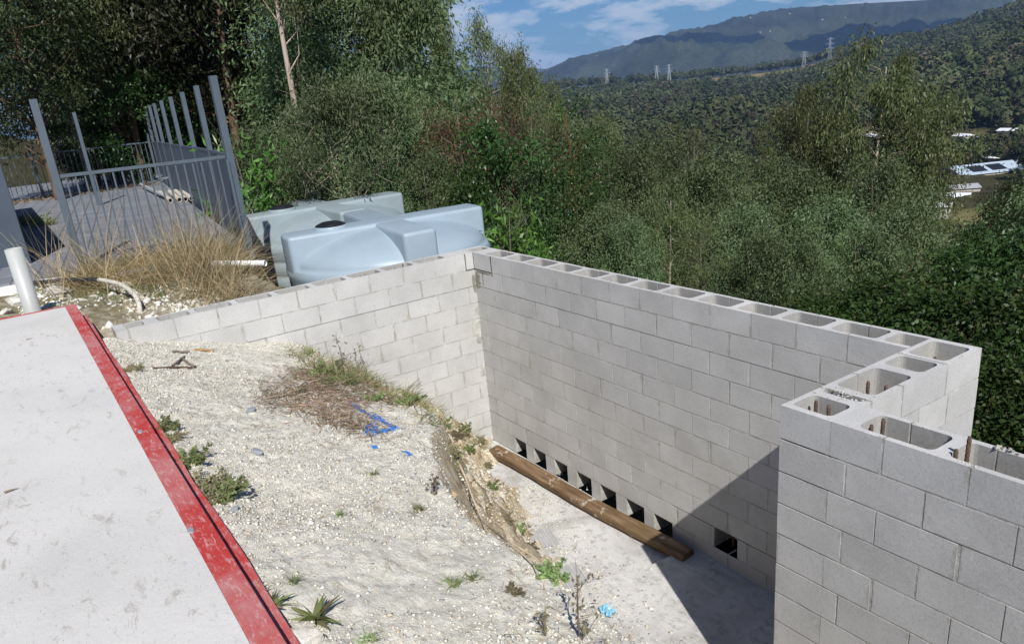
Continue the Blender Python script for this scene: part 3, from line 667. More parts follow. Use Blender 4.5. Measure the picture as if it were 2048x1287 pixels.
BLUE = [(np.array(p), np.array(q), w_) for p, q, w_ in (
    ((700, 803), (742, 830), 7), ((742, 828), (758, 840), 12), ((757, 838), (792, 858), 10), ((792, 856), (786, 862), 9), ((786, 861), (745, 872), 9), ((745, 850), (742, 868), 13), ((752, 896), (752, 898), 6), ((812, 909), (820, 913), 6))]
def blue_mask(px, py):
    m = np.zeros(len(px))
    for p, q, w_ in BLUE:
        dd = q - p; t = np.clip(((px - p[0]) * dd[0] + (py - p[1]) * dd[1]) / (dd @ dd + 1e-6), 0, 1)
        m = np.maximum(m, 1 - np.hypot(px - p[0] - t * dd[0], (py - p[1] - t * dd[1]) * 1.4) / (w_ * 1.25))
    return m
def to_px(Pn):
    v = np.asarray(Pn) - CAM; zc = v @ FW; return CX + F * (v @ RT) / zc, CY + F * (v @ DN) / zc
# the paint marks are laid out once on the ground and kept as ground positions
BP = []
for p, q, w_ in BLUE:
    def g(pp):
        r_ = ray(*pp); X0 = CAM + r_ * 3
        for t in np.linspace(2, 9, 900):
            X0 = CAM + r_ * t
            if X0[2] < bank_z(X0[0], X0[1], False): break
        return X0[:2]
    BP.append((g(p), g(q), w_ * .0034))
def blue_ground(x, y):
    m = np.zeros(len(x)) - 1
    for p, q, w_ in BP:
        dd = q - p; t = np.clip(((x - p[0]) * dd[0] + (y - p[1]) * dd[1]) / (dd @ dd + 1e-6), 0, 1)
        m = np.maximum(m, 1 - np.hypot(x - p[0] - t * dd[0], y - p[1] - t * dd[1]) / w_)
    return m
n = 135000
x = rng.uniform(.02, 8.2, n); y = -4.0 + rng.beta(1.0, 1.6, n) * 3.4; yc = lerp_table(x, YC)
dens = fbm(x * 1.2, y * 1.2, 4, 61) + .42
keep = (y < yc + .05) & (rng.random(n) < np.clip(dens * 1.5, .12, 1)); x, y = x[keep], y[keep]
sz = np.exp(rng.normal(-5.45, .46, len(x))); sz = np.clip(sz, .0024, .020)
pal = np.array([(.70, .67, .57), (.66, .63, .53), (.74, .72, .64), (.60, .565, .46), (.44, .43, .39), (.34, .34, .34), (.60, .52, .40), (.71, .68, .59)])
ci = rng.choice(len(pal), len(x), p=[.17, .16, .14, .14, .13, .11, .07, .08]); cc = pal[ci] * rng.uniform(.8, 1.1, (len(x), 1))
bmk = blue_ground(x, y) + rng.normal(size=len(x)) * .16 > .08; cc[bmk] = np.array([.05, .22, .62]) * rng.uniform(.8, 1.3, (bmk.sum(), 1))
o = stones('gravel', np.stack([x, y, bank_z(x, y) + sz * .15], -1), sz, cc, seed=3); tag(o, kind='stuff')
# paint film over the ground between the stones
n = 9000; X9 = rng.uniform(2.2, 4.2, n); Y9 = rng.uniform(-3.3, -2.1, n); ALLB = BP; NB9 = rng.normal(size=n) * .14
for sub, lb in ((slice(0, 6), 'hook shaped blue spray paint mark on the pale gravel'), (slice(6, 7), 'small blue paint dot just below the hook shaped mark'), (slice(7, 8), 'small blue paint dot near the edge of the cut bank')):
    V = []; Fc = []; BP = ALLB[sub]; k = (blue_ground(X9, Y9) + NB9 > .18) & (blue_ground(X9, Y9) > .02)
    for a, b_ in zip(X9[k], Y9[k]):
        s = rng.uniform(.006, .016); th = rng.uniform(0, 6); base = len(V)
        for q in range(5):
            r_ = s * rng.uniform(.6, 1.2); xx = a + r_ * math.cos(th + q * 1.256); yy = b_ + r_ * math.sin(th + q * 1.256); V.append((xx, yy, float(bank_z(xx, yy)) + .006))
        Fc.append([base + q for q in range(5)])
    me = bpy.data.meshes.new('paint_mark'); me.from_pydata(V, [], Fc); o = link('paint_mark', me, M_blue); tag(o, lb, 'paint mark')
# clods on the cut face
n = 16000; x = rng.uniform(.1, 6.8, n); t = rng.random(n) ** .8; yc = lerp_table(x, YC); yb = lerp_table(x, YB); y = yc + (yb - yc) * t
sz = np.exp(rng.normal(-5.2, .5, n)).clip(.003, .03); pal2 = np.array([(.60, .55, .44), (.50, .42, .29), (.66, .63, .55), (.40, .31, .20)])
o = stones('cut_face_clods', np.stack([x, y, bank_z(x, y)], -1), sz, pal2[rng.integers(0, 4, n)], flat=.9, seed=5); tag(o, kind='stuff')
# debris on the pit floor by the foot of the bank
n = 4200; x = rng.uniform(1.2, 5.1, n); yb = lerp_table(x, YB); y = yb + np.abs(rng.normal(size=n)) * .28
sz = np.exp(rng.normal(-5.1, .6, n)).clip(.003, .03); zf = np.where(x > 3.1, -2.335, -2.4)
o = stones('floor_debris', np.stack([x, y, zf], -1), sz, pal[rng.integers(0, 8, n)] * .85, seed=6); tag(o, kind='stuff')

def rock(name, loc, size, seed, label, squash=(1, .75, .55), mat_=None, group=None, cat='rock'):
    bm = bmesh.new(); bmesh.ops.create_icosphere(bm, subdivisions=3, radius=1); rg = np.random.default_rng(seed)
    pl = [(Vector(rg.normal(size=3)).normalized(), rg.uniform(.45, .85)) for _ in range(9)]
    for v in bm.verts:
        c = v.co.copy()
        for nn, dd in pl:
            k = c.dot(nn) - dd
            if k > 0: c -= nn * k
        c += c.normalized() * float(fbm(np.array(c.x * 2.5 + seed), np.array(c.y * 2.5 + c.z * 2), 3, seed)) * .16
        v.co = Vector((c.x * squash[0], c.y * squash[1], c.z * squash[2])) * size
    me = bpy.data.meshes.new(name); bm.to_mesh(me); bm.free(); o = link(name, me, mat_ or M_rock); o.location = loc; o.rotation_euler = (rg.uniform(-.2, .2), rg.uniform(-.2, .2), rg.uniform(0, 6))
    return tag(o, label, cat, group)
def on_bank(px, py):
    r_ = ray(px, py)
    for t in np.linspace(1.5, 11, 1900):
        X0 = CAM + r_ * t
        if X0[2] < bank_z(X0[0], X0[1], True): break
    return X0
for px, py, s, sd, lb, m_ in ((516, 905, .055, 1, 'dark grey stone lying alone on the gravel midway along the bank', M_grey), (500, 822, .05, 2, 'grey pitted stone on the gravel near the sticks', M_grey), (600, 1280, .10, 3, 'large white rock beside the broad weeds at the bottom of the picture', None),
        (655, 855, .035, 4, 'small white stone beside the heap of brown leaf litter', None), (490, 745, .03, 5, 'white stone near the crest of the bank by the sticks', None), (1035, 1225, .05, 6, 'flat white stone with a brown leaf against it at the foot of the gravel', None), (470, 1020, .03, 8, 'pale grey pebble by the red edge weeds', M_grey)):
    p = on_bank(px, py); rock('rock', (p[0], p[1], p[2] + s * .15), s, sd, lb, mat_=m_, squash=(1, .6, .45))
# sticks and offcuts near wall
def stick(px0, py0, px1, py1, r, m_, name, label, cat, zo=.012):
    a = on_bank(px0, py0); b_ = on_bank(px1, py1); tb = TB(); tb.add(np.array([a + (b_ - a) * t + np.array([0, 0, zo]) for t in np.linspace(0, 1, 5)]) + rng.normal(size=(5, 3)) * .002, r, 6)
    return tag(link(name, tb.mesh(name), m_), label, cat)
M_stick = plain('grey_stick', (.20, .17, .14), .9, .1, nscale=20, var=.3)
M_stickb = plain('brown_stick', (.33, .21, .10), .9, .1, nscale=20, var=.3)
stick(302, 738, 384, 738, .011, M_rebar, 'steel_rod', 'short dark rod lying flat on the gravel near the end of the side wall', 'rod')
stick(345, 705, 380, 706, .010, M_stick, 'stick', 'small grey stick closest to the foot of the side wall', 'stick')
stick(389, 701, 428, 703, .012, M_stickb, 'wood_offcut', 'orange brown wood offcut at the foot of the side wall', 'offcut')
stick(345, 733, 370, 714, .010, M_stick, 'stick', 'grey stick leaning up to the left, crossing the tip of another', 'stick')
stick(364, 719, 391, 737, .012, M_stick, 'stick', 'grey stick slanting down to the right beside the dark rod', 'stick')

# ---------------------------------------------------------------- rubble ground left of the side wall
def ground_z(x, y):
    x = np.asarray(x, float); y = np.asarray(y, float)
    e = -2.0 + np.clip((-x - 3.3) * .11, 0, 2)
    z = -.055 - .10 * np.clip((y + 4.2) / 2, 0, 1) + .04 * np.exp(-((y + 2.6) / .6) ** 2 - ((x + 2.0) / 1.3) ** 2)
    z = z - .22 * np.exp(-((x + .45) / .28) ** 2 - ((y + 3.6) / .5) ** 2)
    z = z + fbm(x * 1.6, y * 1.6, 5, 71) * .10 + fbm(x * 7, y * 7, 4, 73) * .035
    return z - np.clip((y - e) / 1.1, 0, 1.3) * 2.3
xs = np.arange(-4.2, -.262, .03); ys = np.arange(-5.4, -.5, .03); X, Y = np.meshgrid(xs, ys, indexing='ij'); nx, ny = X.shape
V = np.stack([X, Y, ground_z(X, Y)], -1).reshape(-1, 3); i, j = np.meshgrid(np.arange(nx - 1), np.arange(ny - 1), indexing='ij'); a = i * ny + j
o = link('rubble_ground', np_mesh('rubble_ground', V, np.stack([a, a + ny, a + ny + 1, a + 1], -1).reshape(-1, 4)), M_rubble, smooth=True); tag(o, kind='structure')
xs = np.arange(-.27, .02, .03); ys = np.arange(-4.05, -3.8, .025); X, Y = np.meshgrid(xs, ys, indexing='ij'); nx, ny = X.shape
V = np.stack([X, Y, -.2 + .05 * fbm(X * 9, Y * 9, 3, 4)], -1).reshape(-1, 3); i, j = np.meshgrid(np.arange(nx - 1), np.arange(ny - 1), indexing='ij'); a = i * ny + j
o = link('wall_end_ground', np_mesh('wall_end_ground', V, np.stack([a, a + ny, a + ny + 1, a + 1], -1).reshape(-1, 4)), M_earth, smooth=True); tag(o, kind='structure')
n = 5200; x = rng.uniform(-3.3, -.28, n); y = rng.uniform(-4.5, -2.4, n); k = (fbm(x * 1.3, y * 1.3, 3, 77) + .15 + .35 * np.exp(-((x + .8) / .7) ** 2 - ((y + 3.4) / .5) ** 2)) > rng.random(n) * .6
k |= (y < -3.95); k &= ~((x > -1.2) & (y < -3.98)); x, y = x[k], y[k]
sz = np.exp(rng.normal(-4.4, .65, len(x))).clip(.004, .06); pal3 = np.array([(.66, .64, .58), (.60, .56, .46), (.72, .71, .67), (.50, .45, .34)])
o = stones('rubble', np.stack([x, y, ground_z(x, y) + sz * .1], -1), sz, pal3[rng.integers(0, 4, len(x))], flat=.7, seed=8); tag(o, kind='stuff')
n = 900; x = rng.uniform(-.3, .02, n); y = rng.uniform(-4.0, -3.7, n); sz = np.exp(rng.normal(-4.3, .5, n)).clip(.005, .04)
k = ~((x < 0) & (x > -.27) & (y > -3.83)); x, y, sz = x[k], y[k], sz[k]
o = stones('rubble', np.stack([x, y, -.19 + sz * .1], -1), sz, pal3[rng.integers(0, 4, len(x))] * .95, flat=.8, seed=9); tag(o, kind='stuff')
for px, py, s, sd, lb in ((120, 582, .17, 11, 'long flat pale rock between the white pipe and the slab corner'), (35, 598, .13, 12, 'yellowish rock left of the white pipe'), (15, 622, .11, 13, 'grey white rock at the left edge beside the slab'), (240, 577, .13, 14, 'jagged white rock under the curved hose'),
        (215, 572, .10, 15, 'white rock just left of the jagged one under the hose'), (97, 612, .08, 16, 'white rock against the slab edge beside the pipe foot'), (355, 551, .09, 17, 'square grey stone standing in the edge of the dry grass'), (275, 565, .10, 18, 'yellow white rock to the right of the hose bend'), (185, 590, .07, 19, 'small white rock in front of the hose'), (160, 600, .06, 20, 'small white rock just behind the slab corner')):
    p = at_z(px, py, -.05); z = float(ground_z(p[0], p[1])); p = at_z(px, py, z + .02); rock('rock', (p[0], p[1], float(ground_z(p[0], p[1])) + s * .2), s, sd, lb, squash=(1.2, .7, .5))

# hose
def hose():
    pts2 = [(0, 572, .05), (60, 566, .05), (120, 561, .06), (175, 558, .07), (205, 560, .08), (235, 566, .08), (258, 578, .06), (272, 592, .02), (279, 610, -.05), (281, 632, -.16)]
    root = empty('hose', tuple(at_z(120, 561, .06))); tag(root, 'curved hose, black on the left and dust caked where it bends down', 'hose')
    c = np.array([at_z(a, b_, z) for a, b_, z in pts2]); t = np.linspace(0, len(c) - 1, 70); cc = np.stack([np.interp(t, range(len(c)), c[:, k]) for k in range(3)], -1)
    for _ in range(6): cc[1:-1] = (cc[:-2] + 2 * cc[1:-1] + cc[2:]) / 4
    for nm, a, b_, m_ in (('black_section', 0, 30, M_hose), ('dusty_section', 29, 70, M_hosed)):
        tb = TB(); tb.add(cc[a:b_], .026, 10); me = tb.mesh(nm); me.transform(Matrix.Translation(-root.location)); link(nm, me, m_, root, True)
hose()
# upright white pipe
p = np.array([-1.30, -4.35, 0]); p = at_z(66, 622, .02)
tb = TB(); rr = .080
root_p = empty('white_pipe', (float(p[0]), float(p[1]), 0)); tag(root_p, 'upright white plastic pipe with an open top beside the slab corner', 'pipe')
top = at_d(38, 495, math.hypot(p[0] - CAM[0], p[1] - CAM[1])); H = top[2]
dx_, dy_ = 0, 0
V = []; Fc = []; sg = 32
for (r_, z) in ((rr, -.3), (rr, H), (rr - .006, H), (rr - .006, H - .5)):
    for k in range(sg): th = 2 * math.pi * k / sg; V.append((r_ * math.cos(th), r_ * math.sin(th), z))
for q in range(3):
    for k in range(sg): Fc.append([q * sg + k, q * sg + (k + 1) % sg, (q + 1) * sg + (k + 1) % sg, (q + 1) * sg + k])
me = bpy.data.meshes.new('pipe'); me.from_pydata(V, [], Fc); o = link('pipe', me, M_pvc, root_p, True)

# pavement behind, white kerb and grey kerb
xs = [(-3.45, -12), (-3.45, -1.70), (-18.3, -.02), (-26, .2), (-26, -12)]
mb = MB(); mb.face([(x, y, .085) for x, y in xs]); mb.face([(x, y, -.3) for x, y in xs][::-1])
for i in range(5):
    a, b_ = xs[i], xs[(i + 1) % 5]; mb.face([(a[0], a[1], -.3), (b_[0], b_[1], -.3), (b_[0], b_[1], .085), (a[0], a[1], .085)])
o = mb.build('pavement', M_pave); tag(o, kind='structure')
mb = MB(); mb.box(-3.447, -3.36, -8, -3.80, -.3, .06); o = mb.build('kerb', M_white, bevel=.004); tag(o, kind='structure')
a = at_z(232, 548, .03); b_ = at_z(335, 530, .03)
mb = MB(); ln = float(np.linalg.norm(b_ - a)); mb.box(0, ln, -.07, .07, -.03, .02); o = mb.build('timber_plank', M_grey, bevel=.004); o.location = a; o.rotation_euler = (0, 0, math.atan2(b_[1] - a[1], b_[0] - a[0])); tag(o, 'flat grey plank lying at the foot of the dry grass', 'plank')
a = at_z(425, 527, .06); b_ = at_z(531, 526, .03)
tb = TB(); tb.add(np.array([a + (b_ - a) * t for t in np.linspace(0, 1, 4)]), .036, 20); me = tb.mesh('white_pipe'); me.polygons.add(0)
o = link('white_pipe', me, M_white, smooth=True); tag(o, 'short white pipe lying level in the dry grass, its cut end beside the tank', 'pipe')

# ---------------------------------------------------------------- fences
def bar(mb, p, q, w_, dpt=None):
    """square bar between two points, horizontal or vertical"""
    p = Vector(p); q = Vector(q); dpt = dpt or w_; t = (q - p); ln = t.length; t.normalize()
    up = Vector((0, 0, 1)) if abs(t.z) < .9 else (mb.hd if hasattr(mb, 'hd') else Vector((1, 0, 0)))
    a = t.cross(up).normalized(); b_ = a.cross(t).normalized()
    c = [(p + a * sx * w_ / 2 + b_ * sy * dpt / 2, q + a * sx * w_ / 2 + b_ * sy * dpt / 2) for sx, sy in ((-1, -1), (1, -1), (1, 1), (-1, 1))]
    for i in range(4): j = (i + 1) % 4; mb.face([c[i][0], c[j][0], c[j][1], c[i][1]])
    mb.face([x[0] for x in c][::-1]); mb.face([x[1] for x in c])
def bar_fence(name, label, A, B, z0, zr, nb, posts, ptop, pw=.075, group=None):
    A = Vector((*A, 0)); B = Vector((*B, 0)); root = empty(name, tuple(A)); tag(root, label, 'fence', group)
    D = B - A; hd = D.normalized()
    mb = MB(); mb.hd = hd
    bar(mb, Vector((0, 0, zr)), D + Vector((0, 0, zr)), .04); mb.build('top_rail', M_steel, root, merge=False)
    mb = MB(); mb.hd = hd; bar(mb, Vector((0, 0, z0 + .08)), D + Vector((0, 0, z0 + .08)), .04); mb.build('bottom_rail', M_steel, root, merge=False)
    for k in range(1, nb):
        p = D * (k / nb); mb = MB(); mb.hd = hd; bar(mb, p + Vector((0, 0, z0 + .1)), p + Vector((0, 0, zr - .02)), .02); mb.build('bar', M_steel, root, merge=False)
    for k in posts:
        p = D * k; mb = MB(); mb.hd = hd; bar(mb, p + Vector((0, 0, z0 - .3)), p + Vector((0, 0, ptop)), pw); mb.build('post', M_steel, root, merge=False)
    return root
bar_fence('bar_fence', 'metal bar fence panel with a tall post at its left, behind the dry grass', (-3.59, -3.70), (-3.33, -1.70), .05, 1.235, 19, (0.0,), 2.14, .085)
# solid fence running away
fx = [(-3.27, -1.66)] + [(-5.95, -1.27), (-8.3, -1.0), (-10.55, -.77), (-12.8, -.54), (-15.05, -.30), (-16.6, -.15), (-18.05, -.03), (-19.6, .12)]
root = empty('sheet_fence', (fx[0][0], fx[0][1], 0)); tag(root, 'solid blue grey corrugated sheet fence with a row of tall posts rising above it', 'fence')
R0 = Vector((fx[0][0], fx[0][1], 0))
V = []; Fc = []; S0 = 0; k = 0
for (a, b_) in zip(fx, fx[1:]):
    a = np.array(a); b_ = np.array(b_); ln = np.linalg.norm(b_ - a); t = (b_ - a) / ln; nrm = np.array([-t[1], t[0]])
    nn = int(ln / .03)
    for i in range(nn + (1 if (a == np.array(fx[-2])).all() else 0)):
        s = i * .03; ph = ((S0 + s) % .19) / .19; off = .014 * (1 if ph < .18 else (0 if ph > .30 else 1 - (ph - .18) / .12))
        pp = a + t * s - nrm * (off - .02); sag = -.03 * math.sin(math.pi * min(1, s / ln)) * (1 if k == 0 else .3)
        V += [(pp[0] - R0.x, pp[1] - R0.y, -.25), (pp[0] - R0.x, pp[1] - R0.y, 1.22 + sag)]
    S0 += ln; k += 1
Fc = [[2 * i, 2 * i + 2, 2 * i + 3, 2 * i + 1] for i in range(len(V) // 2 - 1)]
me = bpy.data.meshes.new('sheet_panel'); me.from_pydata(V, [], Fc); link('sheet_panel', me, M_sheet, root)
mb = MB()
for (a, b_) in zip(fx, fx[1:]): bar(mb, Vector((a[0], a[1], 1.235)) - R0, Vector((b_[0], b_[1], 1.235)) - R0, .045)
mb.build('top_rail', M_steel, root, merge=False)
for i, (a, b_) in enumerate(fx):
    mb = MB(); bar(mb, Vector((a, b_, -.3)) - R0, Vector((a, b_, 2.24)) - R0, .09 if i == 0 else .075); mb.build('post', M_steel, root, merge=False)
mb = MB(); bar(mb, Vector((-3.2, -1.72, -.05)) - R0, Vector((-3.2, -1.72, 1.2)) - R0, .035); mb.build('stile', M_steel, root, merge=False)
mb = MB(); bar(mb, Vector((-3.6, -1.75, .24)) - R0, Vector((-3.22, -1.72, .24)) - R0, .05); mb.build('bracket', M_hose, root, merge=False)
bar_fence('bar_fence', 'far fence of thin bars under the trees at the back of the pavement', (-18.3, -.1), (-18.3, -7.5), .05, 1.25, 58, (.0, .42, .8), 1.5, .06)
tb_ = at_d(150, 235, 20.5)
mb = MB(); bar(mb, Vector((float(tb_[0]), float(tb_[1]), 0)), Vector((float(tb_[0]), float(tb_[1]), 2.15)), .07); o = mb.build('fence_post', M_steel, merge=False); tag(o, 'lone tall blue grey post standing before the tree trunks behind the bar fence', 'post')
# rendered wall at the left edge
p0 = at_d(2, 400, 12.5)
mb = MB(); mb.box(-9, 0, -1.6, 0, -.2, 1.42); o = mb.build('rendered_wall', M_sheet, bevel=.01); pw = at_d(24, 400, 12.5); o.location = (float(pw[0]), float(pw[1]), 0); tag(o, 'plain dark grey wall end cut off by the left edge', 'wall')

# pipes on the pavement
def hollow(name, A, B, r, th, m_, label, group):
    A = np.array(A); B = np.array(B); t = B - A; ln = np.linalg.norm(t); t /= ln; a = np.cross(t, [0, 0, 1]); a /= np.linalg.norm(a); b_ = np.cross(a, t); V = []; Fc = []; sg = 20
    for (rr_, s) in ((r - th, .35), (r - th, 0), (r, 0), (r, ln), (r - th, ln), (r - th, ln - .3)):
        for k in range(sg): an = 2 * math.pi * k / sg; V.append(tuple(A + t * s + rr_ * (math.cos(an) * a + math.sin(an) * b_)))
    for q in range(5):
        for k in range(sg): Fc.append([q * sg + k, q * sg + (k + 1) % sg, (q + 1) * sg + (k + 1) % sg, (q + 1) * sg + k])
    Fc.append([k for k in range(sg)]); me = bpy.data.meshes.new(name); me.from_pydata(V, [], Fc); o = link(name, me, m_); tag(o, label, 'pipe', group); return o
ends = [(341, 401), (359, 399.5), (371, 398.5), (383, 397)]
lbs = ['leftmost of the pale pipes lying side by side on the pavement', 'second pale pipe from the left on the pavement', 'third pale pipe from the left on the pavement', 'rightmost pale pipe against the sheet fence', ]
back = [(285, 357), (305, 355), (318, 354), (330, 353)]
for (e, bk, lb) in zip(ends, back, lbs):
    A = at_z(e[0], e[1], .14); B = at_z(bk[0], bk[1], .14)
    B = A + (B - A) / np.linalg.norm(B - A) * 2.6
    hollow('pale_pipe', A, B, .052, .009, M_ripe, lb, 'pale pipes on the pavement')
A = at_z(281, 368, .22); B = at_z(330, 392, .2); hollow('pale_pipe', A, B, .03, .006, M_pvc, 'thin white pipe lying left of the fat pale pipes', 'pale pipes on the pavement')
rgw = np.random.default_rng(11)
for k, (px, py) in enumerate(((345, 352), (362, 357))):
    tb = TB(); c0 = at_z(px, py, .28)
    for q in range(3):
        pts_ = [c0 + np.array([-.9, -.35, -.05 + .04 * q]), c0 + np.array([-.3, -.1, .05]), c0 + np.array([.05, .05 + .03 * q, .12]), c0 + np.array([.1, .12, .30]), c0 + np.array([.0, .16, .16]), c0 + np.array([.12, .10, .02])]
        tb.add(np.array(pts_) + rgw.normal(size=(6, 3)) * .03, .007, 5)
    o = link('wire_tie', tb.mesh('wire_tie'), M_tie); tag(o, ['bundle of shiny bent wire on the left of the pale pipes', 'bundle of shiny bent wire on the right of the pale pipes'][k], 'wire')

# ---------------------------------------------------------------- water tanks
def bar_poly(R, w_, axis, n=8):
    h = math.asin(w_ / 2 / R); pts = [(R * math.cos(-h + 2 * h * k / n), R * math.sin(-h + 2 * h * k / n)) for k in range(n + 1)]
    pts = pts + [(-x, -y) for x, y in pts]
    if axis: pts = [(-y, x) for x, y in pts]
    return pts
def make_tank(label, loc, m_, rot=0, lid=(0, -.7)):
    R = 1.45; zr = -.31; zt = .15; zb = -2.7
    root = empty('water_tank', loc, rot); tag(root, label, 'water tank', 'round plastic water tanks')
    sg = 128; V = []; Fc = []; prof = [(R, zb)]
    for k in range(9):
        z = zb + .25 + k * .235
        prof += [(R, z - .02), (R - .018, z), (R, z + .02)]
    prof += [(R, zr - .16), (R + .012, zr - .12), (R + .02, zr - .05), (R - .01, zr)]
    for (r_, z) in prof:
        for k in range(sg): th = 2 * math.pi * k / sg; V.append((r_ * math.cos(th), r_ * math.sin(th), z))
    for q in range(len(prof) - 1):
        for k in range(sg): Fc.append([q * sg + k, q * sg + (k + 1) % sg, (q + 1) * sg + (k + 1) % sg, (q + 1) * sg + k])
    me = bpy.data.meshes.new('body'); me.from_pydata(V, [], Fc); link('body', me, m_, root, True)
    V = []; Fc = []; rp = [(R - .01, zr), (R - .06, zr + .03)] + [((R - .06) * math.cos(t), zr + .03 + .40 * math.sin(t) ** 1.05) for t in np.linspace(.08, math.pi / 2 - .03, 16)]
    for (r_, z) in rp:
        for k in range(sg): th = 2 * math.pi * k / sg; V.append((r_ * math.cos(th), r_ * math.sin(th), z))
    for q in range(len(rp) - 1):
        for k in range(sg): Fc.append([q * sg + k, q * sg + (k + 1) % sg, (q + 1) * sg + (k + 1) % sg, (q + 1) * sg + k])
    Fc.append([(len(rp) - 1) * sg + k for k in range(sg)]); me = bpy.data.meshes.new('roof'); me.from_pydata(V, [], Fc); link('roof', me, m_, root, True)
    for ax in (1, 0):
        pl = bar_poly(R + .004 * (1 + ax), .56 if ax else .46, ax); bm = bmesh.new(); vs = [bm.verts.new((x, y, zr - .05)) for x, y in pl]; f = bm.faces.new(vs)
        ex = bmesh.ops.extrude_face_region(bm, geom=[f]); up = [v for v in ex['geom'] if isinstance(v, bmesh.types.BMVert)]
        for v in up: v.co.z = zt - .004 * (1 - ax)
        for v in up:
            e_ = 1.0 - .06 * 0
        bmesh.ops.recalc_face_normals(bm, faces=bm.faces); bm.normal_update()
        eds = [e for e in bm.edges if (e.verts[0].co.z > zt - .02 and e.verts[1].co.z > zt - .02) or (abs(e.verts[0].co.z - e.verts[1].co.z) > .1 and e.calc_face_angle(0) > .5)]
        bmesh.ops.bevel(bm, geom=eds, offset=.05, segments=4, affect='EDGES', profile=.5)
        me = bpy.data.meshes.new('ridge'); bm.to_mesh(me); bm.free(); me.shade_smooth(); o = link('ridge', me, m_, root)
        me.set_sharp_from_angle(angle=R_(40))
    V = []; Fc = []; pr = [(.23, zt - .01), (.23, zt + .025), (.215, zt + .04), (.205, zt + .035), (.20, zt + .055), (.12, zt + .085), (.02, zt + .095)]
    sg = 40
    for (r_, z) in pr:
        for k in range(sg): th = 2 * math.pi * k / sg; V.append((r_ * math.cos(th), r_ * math.sin(th), z))
    for q in range(len(pr) - 1):
        for k in range(sg): Fc.append([q * sg + k, q * sg + (k + 1) % sg, (q + 1) * sg + (k + 1) % sg, (q + 1) * sg + k])
    Fc.append([(len(pr) - 1) * sg + k for k in range(sg)])
    me = bpy.data.meshes.new('lid'); me.from_pydata([(x + lid[0], y + lid[1], z) for x, y, z in V], [], Fc); me.materials.append(m_); me.materials.append(M_lid)
    for p_ in me.polygons: p_.material_index = 0 if p_.index < 2 * sg else 1
    o = bpy.data.objects.new('lid', me); col.objects.link(o); o.parent = root; me.shade_smooth()
    return root
TANKS = [make_tank('nearest pale blue water tank with black lid, directly behind the side wall', (-2.62, .13, 0), M_tank, R_(-7), (0, -.78)),
         make_tank('middle grey green water tank between the fence post and the nearest tank', (-5.60, .33, 0), M_tank2, R_(-1), (0, -.72)),
         make_tank('farthest water tank, only a flat corner of its top showing behind the other two', (-8.62, .62, 0), M_tank2, R_(3), (0, -.7))]

